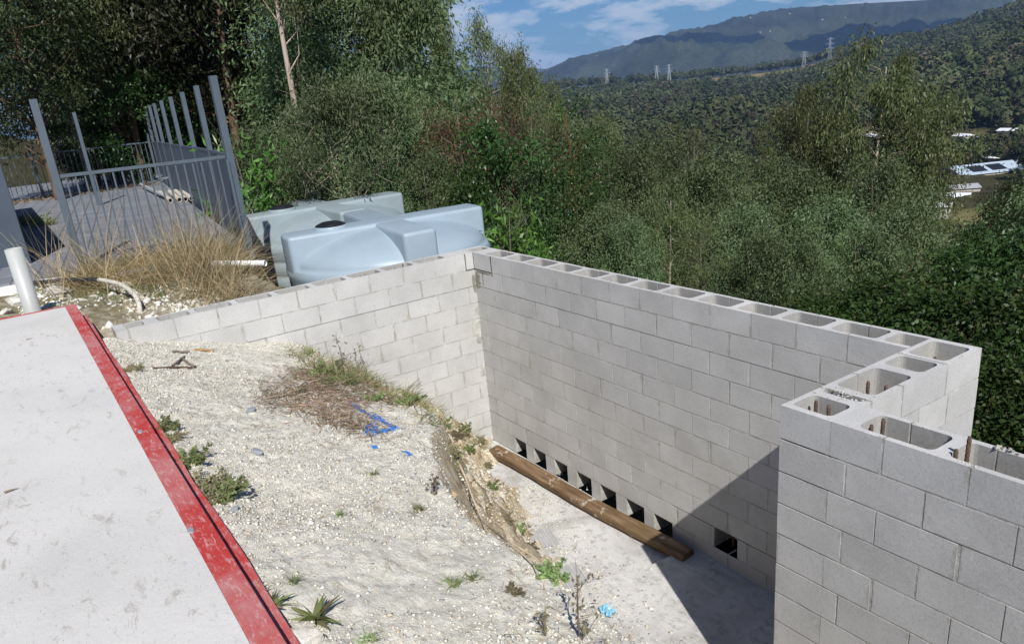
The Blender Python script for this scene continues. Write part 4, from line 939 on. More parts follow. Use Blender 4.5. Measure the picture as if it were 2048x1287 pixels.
# ================================================================ vegetation
def unit(v): return v / (np.linalg.norm(v, axis=-1, keepdims=True) + 1e-9)
def leaves_mesh(name, c, dirv, l, w_, rg, fold=.0):
    """c (n,3) centres; diamond leaves"""
    n = len(c); dirv = unit(dirv); side = unit(np.cross(dirv, rg.normal(size=(n, 3)))); l = np.broadcast_to(l, n)[:, None] / 2; w_ = np.broadcast_to(w_, n)[:, None] / 2
    nrm = np.cross(dirv, side)
    V = np.stack([c - dirv * l, c + side * w_ - dirv * l * .15, c + dirv * l + nrm * l * fold, c - side * w_ - dirv * l * .15], 1).reshape(-1, 3)
    return np_mesh(name, V, np.arange(4 * n).reshape(n, 4))
def make_proto(kind, seed, H, rx, z0, ncl, rcl, nl, ll, lw, lmat, bmat, tr=.12, droop=.6, lean=.3, shape='ell', limbs=26, up=.0, flat=.8):
    rg = np.random.default_rng(seed)
    k = ncl * 3; u = unit(rg.normal(size=(k, 3))); rad = rg.uniform(.45, 1.0, k) ** .6
    cz = (z0 + H) / 2; hz = (H - z0) / 2
    c = u * rad[:, None] * np.array([rx, rx, hz]); c[:, 2] += cz
    if shape == 'cone': f = np.clip(1.25 - .85 * (c[:, 2] - z0) / (H - z0), .25, 1.1); c[:, :2] *= f[:, None]
    if shape == 'tier':
        f = .55 + .6 * np.abs(np.sin(c[:, 2] * 1.9 + np.arctan2(c[:, 1], c[:, 0]) * 1.5 + seed)); c[:, :2] *= f[:, None]
    keep = fbm(c[:, 0] * .55 + seed, c[:, 1] * .55 + c[:, 2] * .6, 3, seed) > -.18; c = c[keep][:ncl]
    th = rg.uniform(0, 6.28); lx, ly = math.cos(th) * lean, math.sin(th) * lean
    tp = [np.array([lx * (t ** 1.6) * H * .25 + .12 * math.sin(t * 5 + seed) * H * .06, ly * (t ** 1.6) * H * .25 + .12 * math.cos(t * 4) * H * .06, H * .93 * t]) for t in np.linspace(0, 1, 12)]
    tp = np.array(tp)
    def tr_at(z): return np.array([np.interp(z, tp[:, 2], tp[:, q]) for q in range(3)])
    tp2 = tp.copy(); tp2[0, 2] = -1.5; tb = TB(); tb.add(tp2, np.interp(np.linspace(0, 1, 12), [0, .1, 1], [tr * 1.25, tr, tr * .18]), 9)
    idx = rg.choice(len(c), min(limbs, len(c)), replace=False)
    for i in idx:
        e = c[i]; zs = np.clip(e[2] - rg.uniform(.25, .5) * np.hypot(e[0], e[1]) - .1 * H * rg.random(), max(.12 * H, z0 * .6), H * .88); s = tr_at(zs); mid = (s + e) / 2 + rg.normal(size=3) * .12 * np.linalg.norm(e - s) - np.array([0, 0, .06 * np.linalg.norm(e - s)])
        pts = np.array([s, (s * .55 + mid * .45), mid, mid * .5 + e * .5 + rg.normal(size=3) * .08, e]); r0 = tr * (1 - zs / H) * .34 + .008
        tb.add(pts, np.linspace(r0, .005, 5), 5)
        for _ in range(2):
            e2 = e + rg.normal(size=3) * rcl * 1.3; tb.add(np.array([pts[3], (pts[3] + e2) / 2 + rg.normal(size=3) * .06, e2]), [.006, .005, .003], 4)
    cc = np.repeat(c, nl, axis=0); off = rg.normal(size=cc.shape) * rcl * np.array([1, 1, flat]) * rg.uniform(.55, 1.25, len(c)).repeat(nl)[:, None]
    p = cc + off; keep = rg.random(len(p)) < np.repeat(rg.uniform(.45, 1, len(c)), nl); p = p[keep]; off = off[keep]
    dv = unit(off) * .6 + rg.normal(size=p.shape) * .55 + np.array([0, 0, -droop]) + np.array([0, 0, up])
    lm = leaves_mesh('crown', p, dv, ll * rg.uniform(.6, 1.3, len(p)), lw * rg.uniform(.7, 1.3, len(p)), rg, .15); lm.materials.append(lmat)
    tm = tb.mesh('trunk'); tm.materials.append(bmat); tm.shade_smooth()
    return dict(H=H, crown=lm, trunk=tm, kind=kind)
PR = dict(
    gum=make_proto('gum_tree', 1, 12, 3.6, 3.6, 66, .50, 480, .20, .065, L_gum, B_pale, .17, 1.0, .25, 'tier', 34),
    gum2=make_proto('gum_tree', 2, 12, 3.2, 4.5, 56, .52, 440, .20, .065, L_gum, B_grey, .15, 1.0, .5, 'tier', 30),
    wattle=make_proto('wattle_tree', 3, 8, 2.6, .8, 84, .42, 560, .15, .050, L_wattle, B_grey, .09, .5, .3, 'ell', 18),
    wattle2=make_proto('wattle_tree', 4, 8, 2.2, 1.2, 68, .42, 560, .15, .050, L_wattle, B_grey, .08, .55, .4, 'tier', 18),
    broad=make_proto('broadleaf_tree', 5, 7, 2.0, .9, 110, .32, 240, .15, .058, L_broad, B_brown, .10, .5, .2, 'ell', 34),
    broad2=make_proto('broadleaf_tree', 6, 7, 1.7, .6, 90, .32, 240, .15, .058, L_broad, B_grey, .09, .5, .3, 'cone', 34),
    slender=make_proto('slender_tree', 7, 8, .85, 1.6, 70, .28, 190, .12, .035, L_broad, B_red, .075, .6, .05, 'ell', 26),
    dark=make_proto('dark_tree', 8, 14, 3.8, 3.5, 84, .60, 380, .20, .085, L_dark, B_brown, .24, .6, .25, 'tier', 50),
    dark2=make_proto('dark_tree', 9, 14, 3.2, 5.0, 62, .60, 360, .20, .085, L_dark, B_brown, .22, .6, .4, 'tier', 44),
    rust=make_proto('rusty_tree', 10, 8, 2.2, 1.5, 90, .36, 300, .13, .036, L_rust, B_grey, .07, .4, .3, 'ell', 24),
    pole=make_proto('pale_gum_tree', 11, 15, 2.8, 9.6, 70, .5, 320, .17, .05, L_gum, B_pale, .20, 1.0, .06, 'tier', 14),
    brown=make_proto('brown_gum_tree', 16, 15, 2.6, 8.5, 60, .5, 320, .19, .065, L_dark, B_brown, .22, .9, .5, 'tier', 34),
    fork=make_proto('pale_limbed_tree', 17, 8, 2.0, 3.6, 40, .40, 320, .15, .045, L_wattle, B_pale, .085, .8, .6, 'tier', 38),
    bare=make_proto('sparse_gum_tree', 12, 10, 2.3, 2.0, 80, .42, 200, .14, .04, L_gum, B_grey, .10, 1.0, .4, 'tier', 50),
    lime=make_proto('fresh_green_sapling', 13, 3, .7, .8, 26, .16, 60, .16, .045, L_lime, B_grey, .03, .2, .2, 'ell', 16, up=.3),
    lantana=make_proto('leafy_shrub', 14, 2.4, 1.5, .1, 190, .17, 300, .052, .030, L_lantana, B_grey, .03, .2, .3, 'ell', 30),
    lantana2=make_proto('leafy_shrub', 15, 2.4, 1.3, .1, 170, .17, 300, .052, .030, L_lantana, B_brown, .03, .2, .3, 'tier', 30),
)
def plant(kind, px, py, D, wf, label, cat='tree', group=None, rz=None, zb=None):
    pr = PR[kind]; T = at_d(px, py, D); zg = float(terrain_z(T[0], T[1])) if zb is None else zb
    # the crown's centre sits on the line of sight, so shift for the picture's lean is not needed
    s = max(.25, (T[2] - zg) / pr['H']); root = empty(pr['kind'], (float(T[0]), float(T[1]), zg - .05), random.uniform(0, 6.28) if rz is None else rz)
    root.scale = (s * wf, s * wf, s); tag(root, label, cat, group)
    for nm in ('crown', 'trunk'):
        o = bpy.data.objects.new(nm, pr[nm]); col.objects.link(o); o.parent = root
    return root
TREES = [
 # kind, px, top y, distance, width factor, label
 ('dark', 20, -420, 30, 1, 'huge dark tree filling the top left corner'),
 ('dark2', 150, -420, 27, 1, 'tall dark tree directly above the left fence post'),
 ('dark', 265, -380, 32, 1, 'large dark tree behind the bright broadleaf tree'),
 ('dark2', 345, -330, 28, 1, 'dark tree with brown trunk above the row of tall fence posts'),
  ('gum2', 75, -300, 27, .9, 'tree with thick leaning brown trunk just right of the left fence post'),
 ('gum2', 30, -160, 26, 1, 'grey green tree at the left edge above the dark wall end'),
 ('dark', -60, -200, 24, 1, 'dark tree mostly cut off by the left edge'),
    ('broad', 205, 55, 27, 1.05, 'bright green broadleaf tree overhanging the back of the pavement'),
 ('broad2', 275, 120, 28, 1.0, 'smaller bright broadleaf tree beside the start of the sheet fence'),
 ('broad', 130, 110, 27.5, .9, 'bright leafy tree in front of the leaning brown trunk'),
 ('pole', 492, -330, 20, .8, 'tall gum with a pale bare trunk near the top of the sheet fence'),
 ('wattle', 440, 120, 29, .7, 'fine leaved wattle behind the nearest tall fence post'),
 ('wattle2', 580, 60, 22.5, .8, 'fine leaved wattle just right of the pale bare trunk'),
 ('wattle', 610, -60, 27, .9, 'tall feathery wattle right of the pale bare trunk, reaching the top edge'),
 ('wattle2', 540, 240, 17, .9, 'low wattle rising right of the nearest tall fence post'),
 ('wattle', 700, -190, 25, .9, 'biggest feathery grey green tree, top centre left'),
 ('wattle2', 780, -120, 23, .68, 'feathery tree with pale forked limbs right of the biggest one'),
 ('gum', 800, -150, 31, .40, 'open crowned gum whose right edge stands against the sky'),
 ('gum2', 862, -60, 36, .20, 'thin gum crown reaching furthest right against the blue sky'),
 ('gum', 968, 40, 46, .52, 'small pointed gum standing alone against the clouds'),
 ('gum2', 1040, 104, 42, .58, 'rounded gum below the clouds, right of the small pointed one'),
 ('gum', 1090, 172, 36, .5, 'gum whose top just meets the foot of the blue mountain'),
 ('rust', 905, 150, 18.5, .8, 'reddish brown tree left of the rounded gum'),
 ('rust', 1035, 175, 17, .7, 'reddish brown tree directly under the rounded gum'),
 ('rust', 965, 235, 18, .7, 'low reddish tree above the dark green broadleaf tree'),
 ('wattle', 680, 180, 19, .9, 'grey green wattle above the far end of the tanks'),
 ('wattle2', 770, 190, 18, .9, 'grey green wattle centred above the two tank ridges'),
 ('gum2', 850, 190, 20, .7, 'dark olive gum between the feathery trees and the reddish ones'),
 ('wattle', 600, 310, 15.8, .7, 'low feathery wattle behind the black lid of the middle tank'),
 ('wattle2', 840, 300, 15, .8, 'low wattle behind the right end of the middle tank'),
 ('wattle', 765, 330, 15, .65, 'low wattle just behind the top of the middle tank'),
 ('broad2', 545, 350, 15.5, .8, 'leafy bush directly behind the far water tank'),
 ('broad', 470, 270, 17.5, .6, 'glossy bush showing between the nearest tall post and the wattles'),
 ('broad', 1000, 225, 14.5, .85, 'dense dark green broadleaf tree behind the corner of the block walls'),
 ('broad2', 935, 310, 14, .8, 'dark green bush behind the right end of the nearest tank'),
 ('slender', 1130, 180, 15, 1.1, 'slender tree with a thin reddish trunk behind the long wall'),
 ('wattle', 1065, 330, 14.5, .7, 'wattle between the dark broadleaf tree and the slender reddish trunk'),
 ('gum2', 1190, 230, 24, .6, 'thin gum just right of the slender tree'),
 ('wattle2', 1235, 290, 18, .8, 'soft grey green wattle right of the slender tree'),
 ('wattle', 1310, 275, 21, .8, 'soft wattle left of the brownish sparse gum'),
 ('bare', 1375, 240, 26, .9, 'sparse brownish gum with thin pale branches in the centre right'),
 ('wattle', 1445, 310, 19, .85, 'brighter green wattle right of the brownish sparse gum'),
 ('gum', 1330, 370, 15.5, .6, 'dark drooping gum low behind the middle of the long wall'),
 ('wattle2', 1205, 400, 14, .8, 'low wattle above the first third of the long wall'),
 ('wattle', 1255, 440, 13, .7, 'lowest wattle touching the top of the long wall, left half'),
 ('bare', 1400, 420, 13.5, .8, 'sapling thicket with pale bare stems behind the long wall'),
 ('wattle2', 1480, 400, 15.5, .8, 'grey green wattle behind the right half of the long wall'),
 ('wattle', 1560, 330, 20, .85, 'wattle at the left foot of the big open gum'),
 ('wattle2', 1540, 450, 13, .7, 'low wattle close behind the right half of the long wall'),
 ('wattle', 1620, 460, 12.5, .65, 'low wattle left of the leafy shrubs'),
 ('wattle2', 1650, 390, 17, .85, 'wattle under the centre of the big open gum'),
 ('gum', 1752, 82, 31, .66, 'big open gum with dark limbs, tallest tree on the right'),
 ('gum2', 1600, 175, 31, .6, 'left hand companion of the big open gum'),
 ('gum2', 1850, 170, 32, .6, 'right hand companion of the big open gum'),
 ('wattle', 1760, 320, 24, .8, 'wattle under the right side of the big open gum'),
 ('wattle2', 1730, 440, 14.5, .75, 'wattle just behind the leafy shrubs'),
 ('wattle', 1830, 400, 18, .8, 'wattle between the leafy shrubs and the valley roofs'),
 ('dark2', 2010, 350, 27, .5, 'dark tree in front of the big shed roof at the right'),
 ('dark', 2080, 350, 30, .5, 'dark tree at the right edge beside the shed roof'),
 ('gum2', 1900, 440, 20, .6, 'olive gum with a dark horizontal limb at the right'),
 ('broad2', 1960, 440, 15, .7, 'bush behind the shrubs below the dark tree at the right'),
 ('brown', 112, -330, 27, .8, 'leaning brown trunked gum standing behind the far bar fence at left'),
 ('brown', 255, -300, 30, .8, 'brown trunked gum behind the bright broadleaf tree'),
 ('brown', 372, -300, 31, .8, 'brown trunked gum above the middle of the tall fence posts'),
 ('fork', 650, 150, 14.9, .8, 'tree with pale forked stems behind the middle tank'),
 ('fork', 735, 140, 15.6, .8, 'pale limbed tree rising above the two tank ridges'),
 ('fork', 590, 200, 18.5, .8, 'thin pale stemmed tree right of the pale bare trunk'),
 ('lime', 480, 268, 15.5, .9, 'fresh green sapling beside the nearest tall fence post'),
 ('lime', 1000, 395, 11.5, .8, 'fresh yellow green sapling behind the right end of the nearest tank'),
 ('lime', 1045, 395, 11.8, .7, 'second fresh yellow green sapling, nearer the slender tree'),
]
for k, px, py, D, wf, lb in TREES: plant(k, px, py, D, wf, lb)
SHR = [('lantana2', 1800, 560, 11.6, 'leafy shrub behind the hollow blocks near the return wall'), ('lantana', 1870, 540, 11, 'leafy shrub above the corner block of the return wall'),
 ('broad', 1950, 495, 11.6, 'leafy shrub right of the return wall corner, upper row'), ('broad2', 2035, 445, 11.5, 'tall leafy shrub at the right edge, upper row'), ('lantana2', 1900, 610, 9.6, 'glossy shrub right behind the return wall corner'),
 ('lantana', 1985, 590, 8.9, 'glossy shrub right of the return wall, middle height'), ('lantana2', 2055, 570, 8.3, 'glossy shrub at the right edge, middle height'), ('lantana', 2010, 690, 7.7, 'glossy shrub low beside the sunlit return wall'),
 ('lantana2', 2070, 720, 7.2, 'glossy shrub at the right edge above the nearest wall'), ('lantana', 2000, 790, 7.0, 'lowest glossy shrub in the gap between the return wall and nearest wall')]
for k, px, py, D, lb in SHR:
    plant(k, px, py, D, 1.05, lb, 'shrub', 'leafy shrubs outside the return wall')
# slope trees further down, individually placed but alike
rgt = np.random.default_rng(21); cnt = 0
for q in range(260):
    az = rgt.uniform(110, 176); D = rgt.uniform(30, 150) if q % 3 else rgt.uniform(20, 50); a = math.radians(az); x = CAM[0] + D * math.cos(a); y = CAM[1] + D * math.sin(a)
    if az > 150 and D > 90: continue
    zg = float(terrain_z(x, y)); kd = ['gum', 'gum2', 'wattle', 'wattle2', 'broad', 'bare'][rgt.integers(0, 6)]
    H = PR[kd]['H'] * rgt.uniform(.75, 1.1); el = math.degrees(math.atan2(zg + H - CAM[2], D))
    if az < 150 and el > -7.5: H *= .7; el = math.degrees(math.atan2(zg + H - CAM[2], D))
    if az < 150 and (el > (-7.5 if az < 142 else -5) or el < -14): continue
    if az >= 150 and (el < -9 or y < -1.95 + (-x - 3.3) * .11 + 2.2 and x > -20.5): continue
    if 146 <= az < 160 and el > -1.5: continue
    if az >= 150 and (D < 24 or rgt.random() < .72): continue
    root = empty(PR[kd]['kind'], (x, y, zg - .1), rgt.uniform(0, 6)); s = H / PR[kd]['H']; root.scale = (s, s, s)
    lr = az > 150
    tag(root, 'tree of the dense woodland behind the fences and tanks' if lr else 'one of the trees on the slope between the garden and the valley', 'tree', 'woodland trees behind the fences' if lr else 'trees on the slope above the valley')
    for nm in ('crown', 'trunk'):
        o = bpy.data.objects.new(nm, PR[kd][nm]); col.objects.link(o); o.parent = root
    cnt += 1

# far forest
def forest(name, n, r0, r1, nt_, size, seed, azr=(107, 172)):
    rg = np.random.default_rng(seed); r = np.sqrt(rg.uniform(r0 ** 2, r1 ** 2, n)); az = rg.uniform(*azr, n); a = np.radians(az)
    x = CAM[0] + r * np.cos(a); y = CAM[1] + r * np.sin(a); k = clear_f(x, y) < .25 + .5 * rg.random(n) * .3
    k &= ~((r > 1740) & (r < 1985) & (rg.random(n) < np.where((az > 124) & (az < 143), .55 + .9 * fbm(x * .008, y * .008, 3, 5), .1)))
    for a0, a1, q0, q1 in ((113.2, 119.3, 250, 490), (139.2, 140.8, 400, 570), (116.5, 124, 540, 640), (113, 118, 520, 610), (134.5, 136.5, 820, 900)): k &= ~((az > a0) & (az < a1) & (r > q0) & (r < q1))
    x, y, r = x[k], y[k], r[k]; n = len(x); z = terrain_z(x, y); R = size * rg.uniform(.6, 1.35, n); Hh = R * rg.uniform(1.3, 2.1, n)
    u = rg.normal(size=(n, nt_, 3)); u[..., 2] = np.abs(u[..., 2]) * 1.1 - .35; u = unit(u); rad = rg.uniform(.6, 1.05, (n, nt_, 1))
    lob = 1 + .25 * np.sin(np.arctan2(u[..., 1], u[..., 0]) * 3 + rg.uniform(0, 6, (n, 1)))[..., None]
    c = u * rad * lob * np.stack([R, R, Hh * .62], -1)[:, None, :] + np.stack([x, y, z + Hh * .95], -1)[:, None, :]
    e = unit(np.cross(u, rg.normal(size=u.shape))); f = unit(np.cross(u, e)) + u * rg.normal(size=(n, nt_, 1)) * .6
    ts = (R[:, None, None] * rg.uniform(.28, .60, (n, nt_, 1))) * (44 / nt_) ** .5
    V = np.stack([c + e * ts, c - e * ts * .6 + f * ts * .7, c - e * ts * .5 - f * ts * .7], 2).reshape(-1, 3)
    cols = np.array([(.045, .060, .024), (.060, .074, .031), (.074, .082, .040), (.058, .056, .030), (.082, .098, .044), (.095, .082, .050)])
    cc = cols[rg.choice(6, n, p=[.28, .25, .15, .14, .12, .06])] * rg.uniform(.82, 1.2, (n, 1))
    me = np_mesh(name, V, np.arange(len(V)).reshape(-1, 3), {'col': np.repeat(cc, nt_ * 3, axis=0)}); o = link(name, me, M_forest); tag(o, kind='stuff'); return o
forest('valley_forest', 2800, 150, 560, 260, 4.4, 31)
forest('ridge_forest', 21000, 540, 2040, 84, 5.8, 32, (108, 155))

# ---------------------------------------------------------------- grass, weeds and litter
def blades(name, pos, dirs, ln, wd, mat_, rg, seg=4, curve=.5):
    n = len(pos); t = np.linspace(0, 1, seg + 1); d0 = unit(dirs); g = unit(dirs * np.array([1, 1, 0]) + rg.normal(size=(n, 3)) * .3 * np.array([1, 1, 0]))
    ln = np.asarray(ln)[:, None]; c = rg.uniform(.2, 1.3, (n, 1)) * curve
    P_ = [pos + d0 * ln * k + g * ln * c * k * k * .6 - np.array([0, 0, 1.0]) * ln * c * k * k * .5 for k in t]
    sd = unit(np.cross(d0, rg.normal(size=(n, 3)))) * (np.asarray(wd)[:, None] / 2)
    V = []
    for k, p in zip(t, P_): f = (1 - k ** 1.5) * .9 + .1; V += [p - sd * f, p + sd * f]
    V = np.stack(V, 1); m = 2 * (seg + 1)
    f = np.array([[2 * i, 2 * i + 1, 2 * i + 3, 2 * i + 2] for i in range(seg)]); Fc = (f[None] + m * np.arange(n)[:, None, None]).reshape(-1, 4)
    me = np_mesh(name, V.reshape(-1, 3), Fc); me.materials.append(mat_); return me
rg = np.random.default_rng(41)
n = 40000; x = rg.uniform(-3.5, -.3, n); y = rg.uniform(-4.3, -1.75, n)
dn = np.exp(-((y + 2.35) / .42) ** 2) * np.clip((x + 3.6) * 3, 0, 1) * np.clip(-(x + 1.6) * 1.0, .06, 1) + np.exp(-((x + 3.1) / .36) ** 2) * np.clip((y + 3.95) * 2, 0, 1) * 1.3 + np.exp(-((x + 1.5) / .6) ** 2 - ((y + 2.4) / .30) ** 2) * .3
dn *= np.clip(fbm(x * 2.4, y * 2.4, 3, 88) + .75, .1, 1.2); dn *= 1 - .97 * ((y > -2.35) & (x > -2.7)); k = rg.random(n) < dn; x, y = x[k], y[k]; n = len(x)
z = np.maximum(ground_z(x, y), -1.2); tall = rg.random(n) < .02
ln = np.where(tall, rg.uniform(.55, 1.05, n), np.abs(rg.normal(.34, .15, n)) + .08); dv = np.stack([rg.normal(size=n) * .7, rg.normal(size=n) * .7, np.ones(n)], -1)
o = link('dry_grass', blades('dry_grass', np.stack([x, y, z - .01], -1), dv, ln, np.where(tall, .0045, .0065), L_dry, rg, 5, .8)); tag(o, kind='stuff')
n = 2600; x = rg.uniform(-3.3, -.35, n); y = rg.uniform(-4.2, -1.8, n); k = (~((y > -2.35) & (x > -2.7))) & (x < -1.2 + rg.random(n) * .8) & (rg.random(n) < (np.exp(-((y + 2.45) / .5) ** 2) + np.exp(-((x + 3.2) / .4) ** 2))); x, y = x[k], y[k]; n = len(x)
o = link('dry_stalks', blades('dry_stalks', np.stack([x, y, np.maximum(ground_z(x, y), -.6)], -1), np.stack([rg.normal(size=n) * .42, rg.normal(size=n) * .42, np.ones(n)], -1), rg.uniform(.55, 1.25, n), rg.uniform(.005, .008, n), L_dry, rg, 5, .25)); tag(o, kind='stuff')
n = 5000; x = rg.uniform(-3.4, -.28, n); y = rg.uniform(-4.5, -2.4, n); k = (fbm(x * 1.4, y * 1.4, 3, 90) > -.02) & ~((x > -1.2) & (y < -3.95)) & ~((x > -1.1) & (y < -3.0) & (rg.random(n) < .8)); x, y = x[k], y[k]; n = len(x)
o = link('short_grass', blades('short_grass', np.stack([x, y, ground_z(x, y) - .005], -1), np.stack([rg.normal(size=n) * .7, rg.normal(size=n) * .7, np.ones(n)], -1), rg.uniform(.03, .11, n), np.full(n, .005), L_weed, rg, 3, .8)); tag(o, kind='stuff')
n = 2600; x = rg.uniform(-3.4, -1.2, n); y = rg.uniform(-4.0, -2.6, n); k = rg.random(n) < np.clip(fbm(x * 2.2, y * 2.2, 3, 97) * 3 + .35, 0, 1); x, y = x[k], y[k]; m_ = len(x)
o = link('green_undergrowth', blades('green_undergrowth', np.stack([x, y, ground_z(x, y) - .01], -1), np.stack([rg.normal(size=m_) * 1.1, rg.normal(size=m_) * 1.1, np.ones(m_)], -1), rg.uniform(.05, .22, m_), rg.uniform(.004, .010, m_), L_weed, rg, 4, .6)); tag(o, kind='stuff')
n = 1500; x = -18.2 + np.abs(rg.normal(size=n)) * .55; y = rg.uniform(-6.5, -.3, n)
o = link('fallen_leaves', blades('fallen_leaves', np.stack([x, y, np.full(n, .09)], -1), np.stack([rg.normal(size=n), rg.normal(size=n), rg.normal(size=n) * .2 + .2], -1), rg.uniform(.06, .16, n), rg.uniform(.02, .045, n), L_litter, rg, 2, .3)); tag(o, kind='stuff')
# green and straw grass on the weedy crest
GC = [on_bank(*q)[:2] for q in ((610, 712), (640, 738), (670, 750), (700, 760), (735, 765), (770, 780), (805, 798), (840, 812), (870, 820), (700, 740), (745, 750), (880, 850), (920, 860), (950, 880))]
n = 3400; ci = rg.choice(len(GC), n, p=np.array([.5, .8, 1, 1.2, 1.4, 1.3, 1, .8, .6, 1, 1.2, .5, .4, .3]) / 12.0); cxy = np.array(GC)[ci] + rg.normal(size=(n, 2)) * np.array([.13, .09])
for nm, sl_, mt_ in (('green_grass', slice(0, 1900), L_weed), ('straw_grass', slice(1900, n), L_dry)):
    q = cxy[sl_]; m_ = len(q); o = link(nm, blades(nm, np.stack([q[:, 0], q[:, 1], bank_z(q[:, 0], q[:, 1]) - .01], -1), np.stack([rg.normal(size=m_) * .9, rg.normal(size=m_) * .9, np.ones(m_)], -1), np.abs(rg.normal(.11, .07, m_)) + .03, rg.uniform(.003, .009, m_), mt_, rg, 4, .7)); tag(o, kind='stuff')
# brown needle litter on the bank
LC = [on_bank(*q) for q in ((600, 790), (640, 780), (690, 800), (560, 800), (650, 830), (720, 780), (700, 850), (620, 760))]
n = 2500; ci = rg.integers(0, len(LC), n); cxy = np.array([c[:2] for c in LC])[ci] + rg.normal(size=(n, 2)) * np.array([.22, .10]); zz_ = bank_z(cxy[:, 0], cxy[:, 1])
o = link('leaf_litter', blades('leaf_litter', np.stack([cxy[:, 0], cxy[:, 1], zz_ + rg.uniform(0, .035, n)], -1), np.stack([rg.normal(size=n), rg.normal(size=n) * .6, rg.normal(size=n) * .12 + .05], -1), rg.uniform(.05, .17, n), rg.uniform(.003, .008, n), L_litter, rg, 3, .3)); tag(o, kind='stuff')
n = 5200; x = rg.uniform(.2, 7.5, n); y = rg.uniform(-3.95, -2.4, n); k = (fbm(x * 1.9, y * 1.9, 3, 92) > -.02) & (y < lerp_table(x, YC)); x, y = x[k], y[k]; n = len(x)
o = link('twig_litter', blades('twig_litter', np.stack([x, y, bank_z(x, y) + .006], -1), np.stack([rg.normal(size=n), rg.normal(size=n), rg.normal(size=n) * .15 + .1], -1), rg.uniform(.015, .08, n), rg.uniform(.0015, .004, n), L_litter, rg, 3, .3)); tag(o, kind='stuff')

def weed(kind, pos, size, label, name='weed', cat='weed', seed=None, group=None):
    rg = np.random.default_rng(seed if seed is not None else abs(hash(label)) % 9999 if False else sum(map(ord, label)))
    root = empty(name, tuple(float(v) for v in pos)); tag(root, label, cat, group)
    z0 = np.zeros
    if kind == 'rosette':
        n = 24; th = rg.uniform(0, 6.28, n); el = rg.uniform(.25, 1.2, n); dv = np.stack([np.cos(th) * np.cos(el), np.sin(th) * np.cos(el), np.sin(el)], -1)
        me = blades('leaf_rosette', np.zeros((n, 3)), dv, rg.uniform(.7, 1.1, n) * size, np.full(n, size * .26), L_weed, rg, 5, .6)
        v = np.zeros(len(me.vertices) * 3); me.vertices.foreach_get('co', v); link('leaves', me, None, root)
    elif kind == 'tuft':
        n = int(90 * min(size / .12, 3)); p = rg.normal(size=(n, 3)) * np.array([.25, .25, 0]) * size
        me = blades('leaves', p, np.stack([rg.normal(size=n) * .6, rg.normal(size=n) * .6, np.ones(n)], -1), rg.uniform(.35, 1.1, n) * size, np.full(n, .0055), L_weed, rg, 4, .8); link('leaves', me, None, root)
    else:
        mt = {'bush': L_weed, 'redbush': L_weedred, 'twig': L_weedred}[kind]; ns = {'bush': 16, 'redbush': 20, 'twig': 3}[kind]; tb = TB(); pts = []
        for _ in range(ns):
            th = rg.uniform(0, 6.28); sp = (1.25 if kind != 'twig' else .18) * size * rg.uniform(.3, 1); e = np.array([math.cos(th) * sp, math.sin(th) * sp, size * rg.uniform(.2, 1.0) * (1 if kind == 'twig' else .35 if kind == 'redbush' else .55)])
            m_ = e * .5 + rg.normal(size=3) * size * .08; P_ = np.array([[0, 0, -.02], m_ * .6, m_, e * .8, e]); tb.add(P_, np.linspace(.0035, .0012, 5) * (1.4 if kind == 'twig' else 1), 4)
            for t in np.linspace(.25, 1, 9 if kind != 'twig' else 5): pts.append(np.array([np.interp(t * 4, range(5), P_[:, q]) for q in range(3)]))
            if kind == 'twig':
                for _ in range(4):
                    s_ = P_[rg.integers(2, 4)]; tb.add(np.array([s_, s_ + rg.normal(size=3) * size * .12 + np.array([0, 0, size * .12])]), [.0016, .001], 4); pts.append(s_ + rg.normal(size=3) * size * .1 + np.array([0, 0, size * .12]))
        pts = np.array(pts).repeat(4 if kind != 'twig' else 2, axis=0); pts = pts + rg.normal(size=pts.shape) * size * (.06 if kind != 'twig' else .02)
        dv = rg.normal(size=pts.shape) + np.array([0, 0, .2]); ll = (.022 if kind != 'bush' else .03) * (1 + size)
        me = leaves_mesh('leaves', pts, dv, ll * rg.uniform(.6, 1.3, len(pts)), ll * .45, rg, .2); me.materials.append(mt); link('leaves', me, None, root); link('stems', tb.mesh('stems'), M_stick, root)
    return root
for px, py, s_, lb in ((25, 455, .45, 'dark bushy weed at the left edge in front of the dark wall end'), (60, 448, .38, 'small green bush on the pavement left of the fence post'), (90, 450, .25, 'smallest bush on the pavement, beside the left fence post')):
    weed('bush', at_z(px, py, .09), s_, lb, 'bush', 'bush')
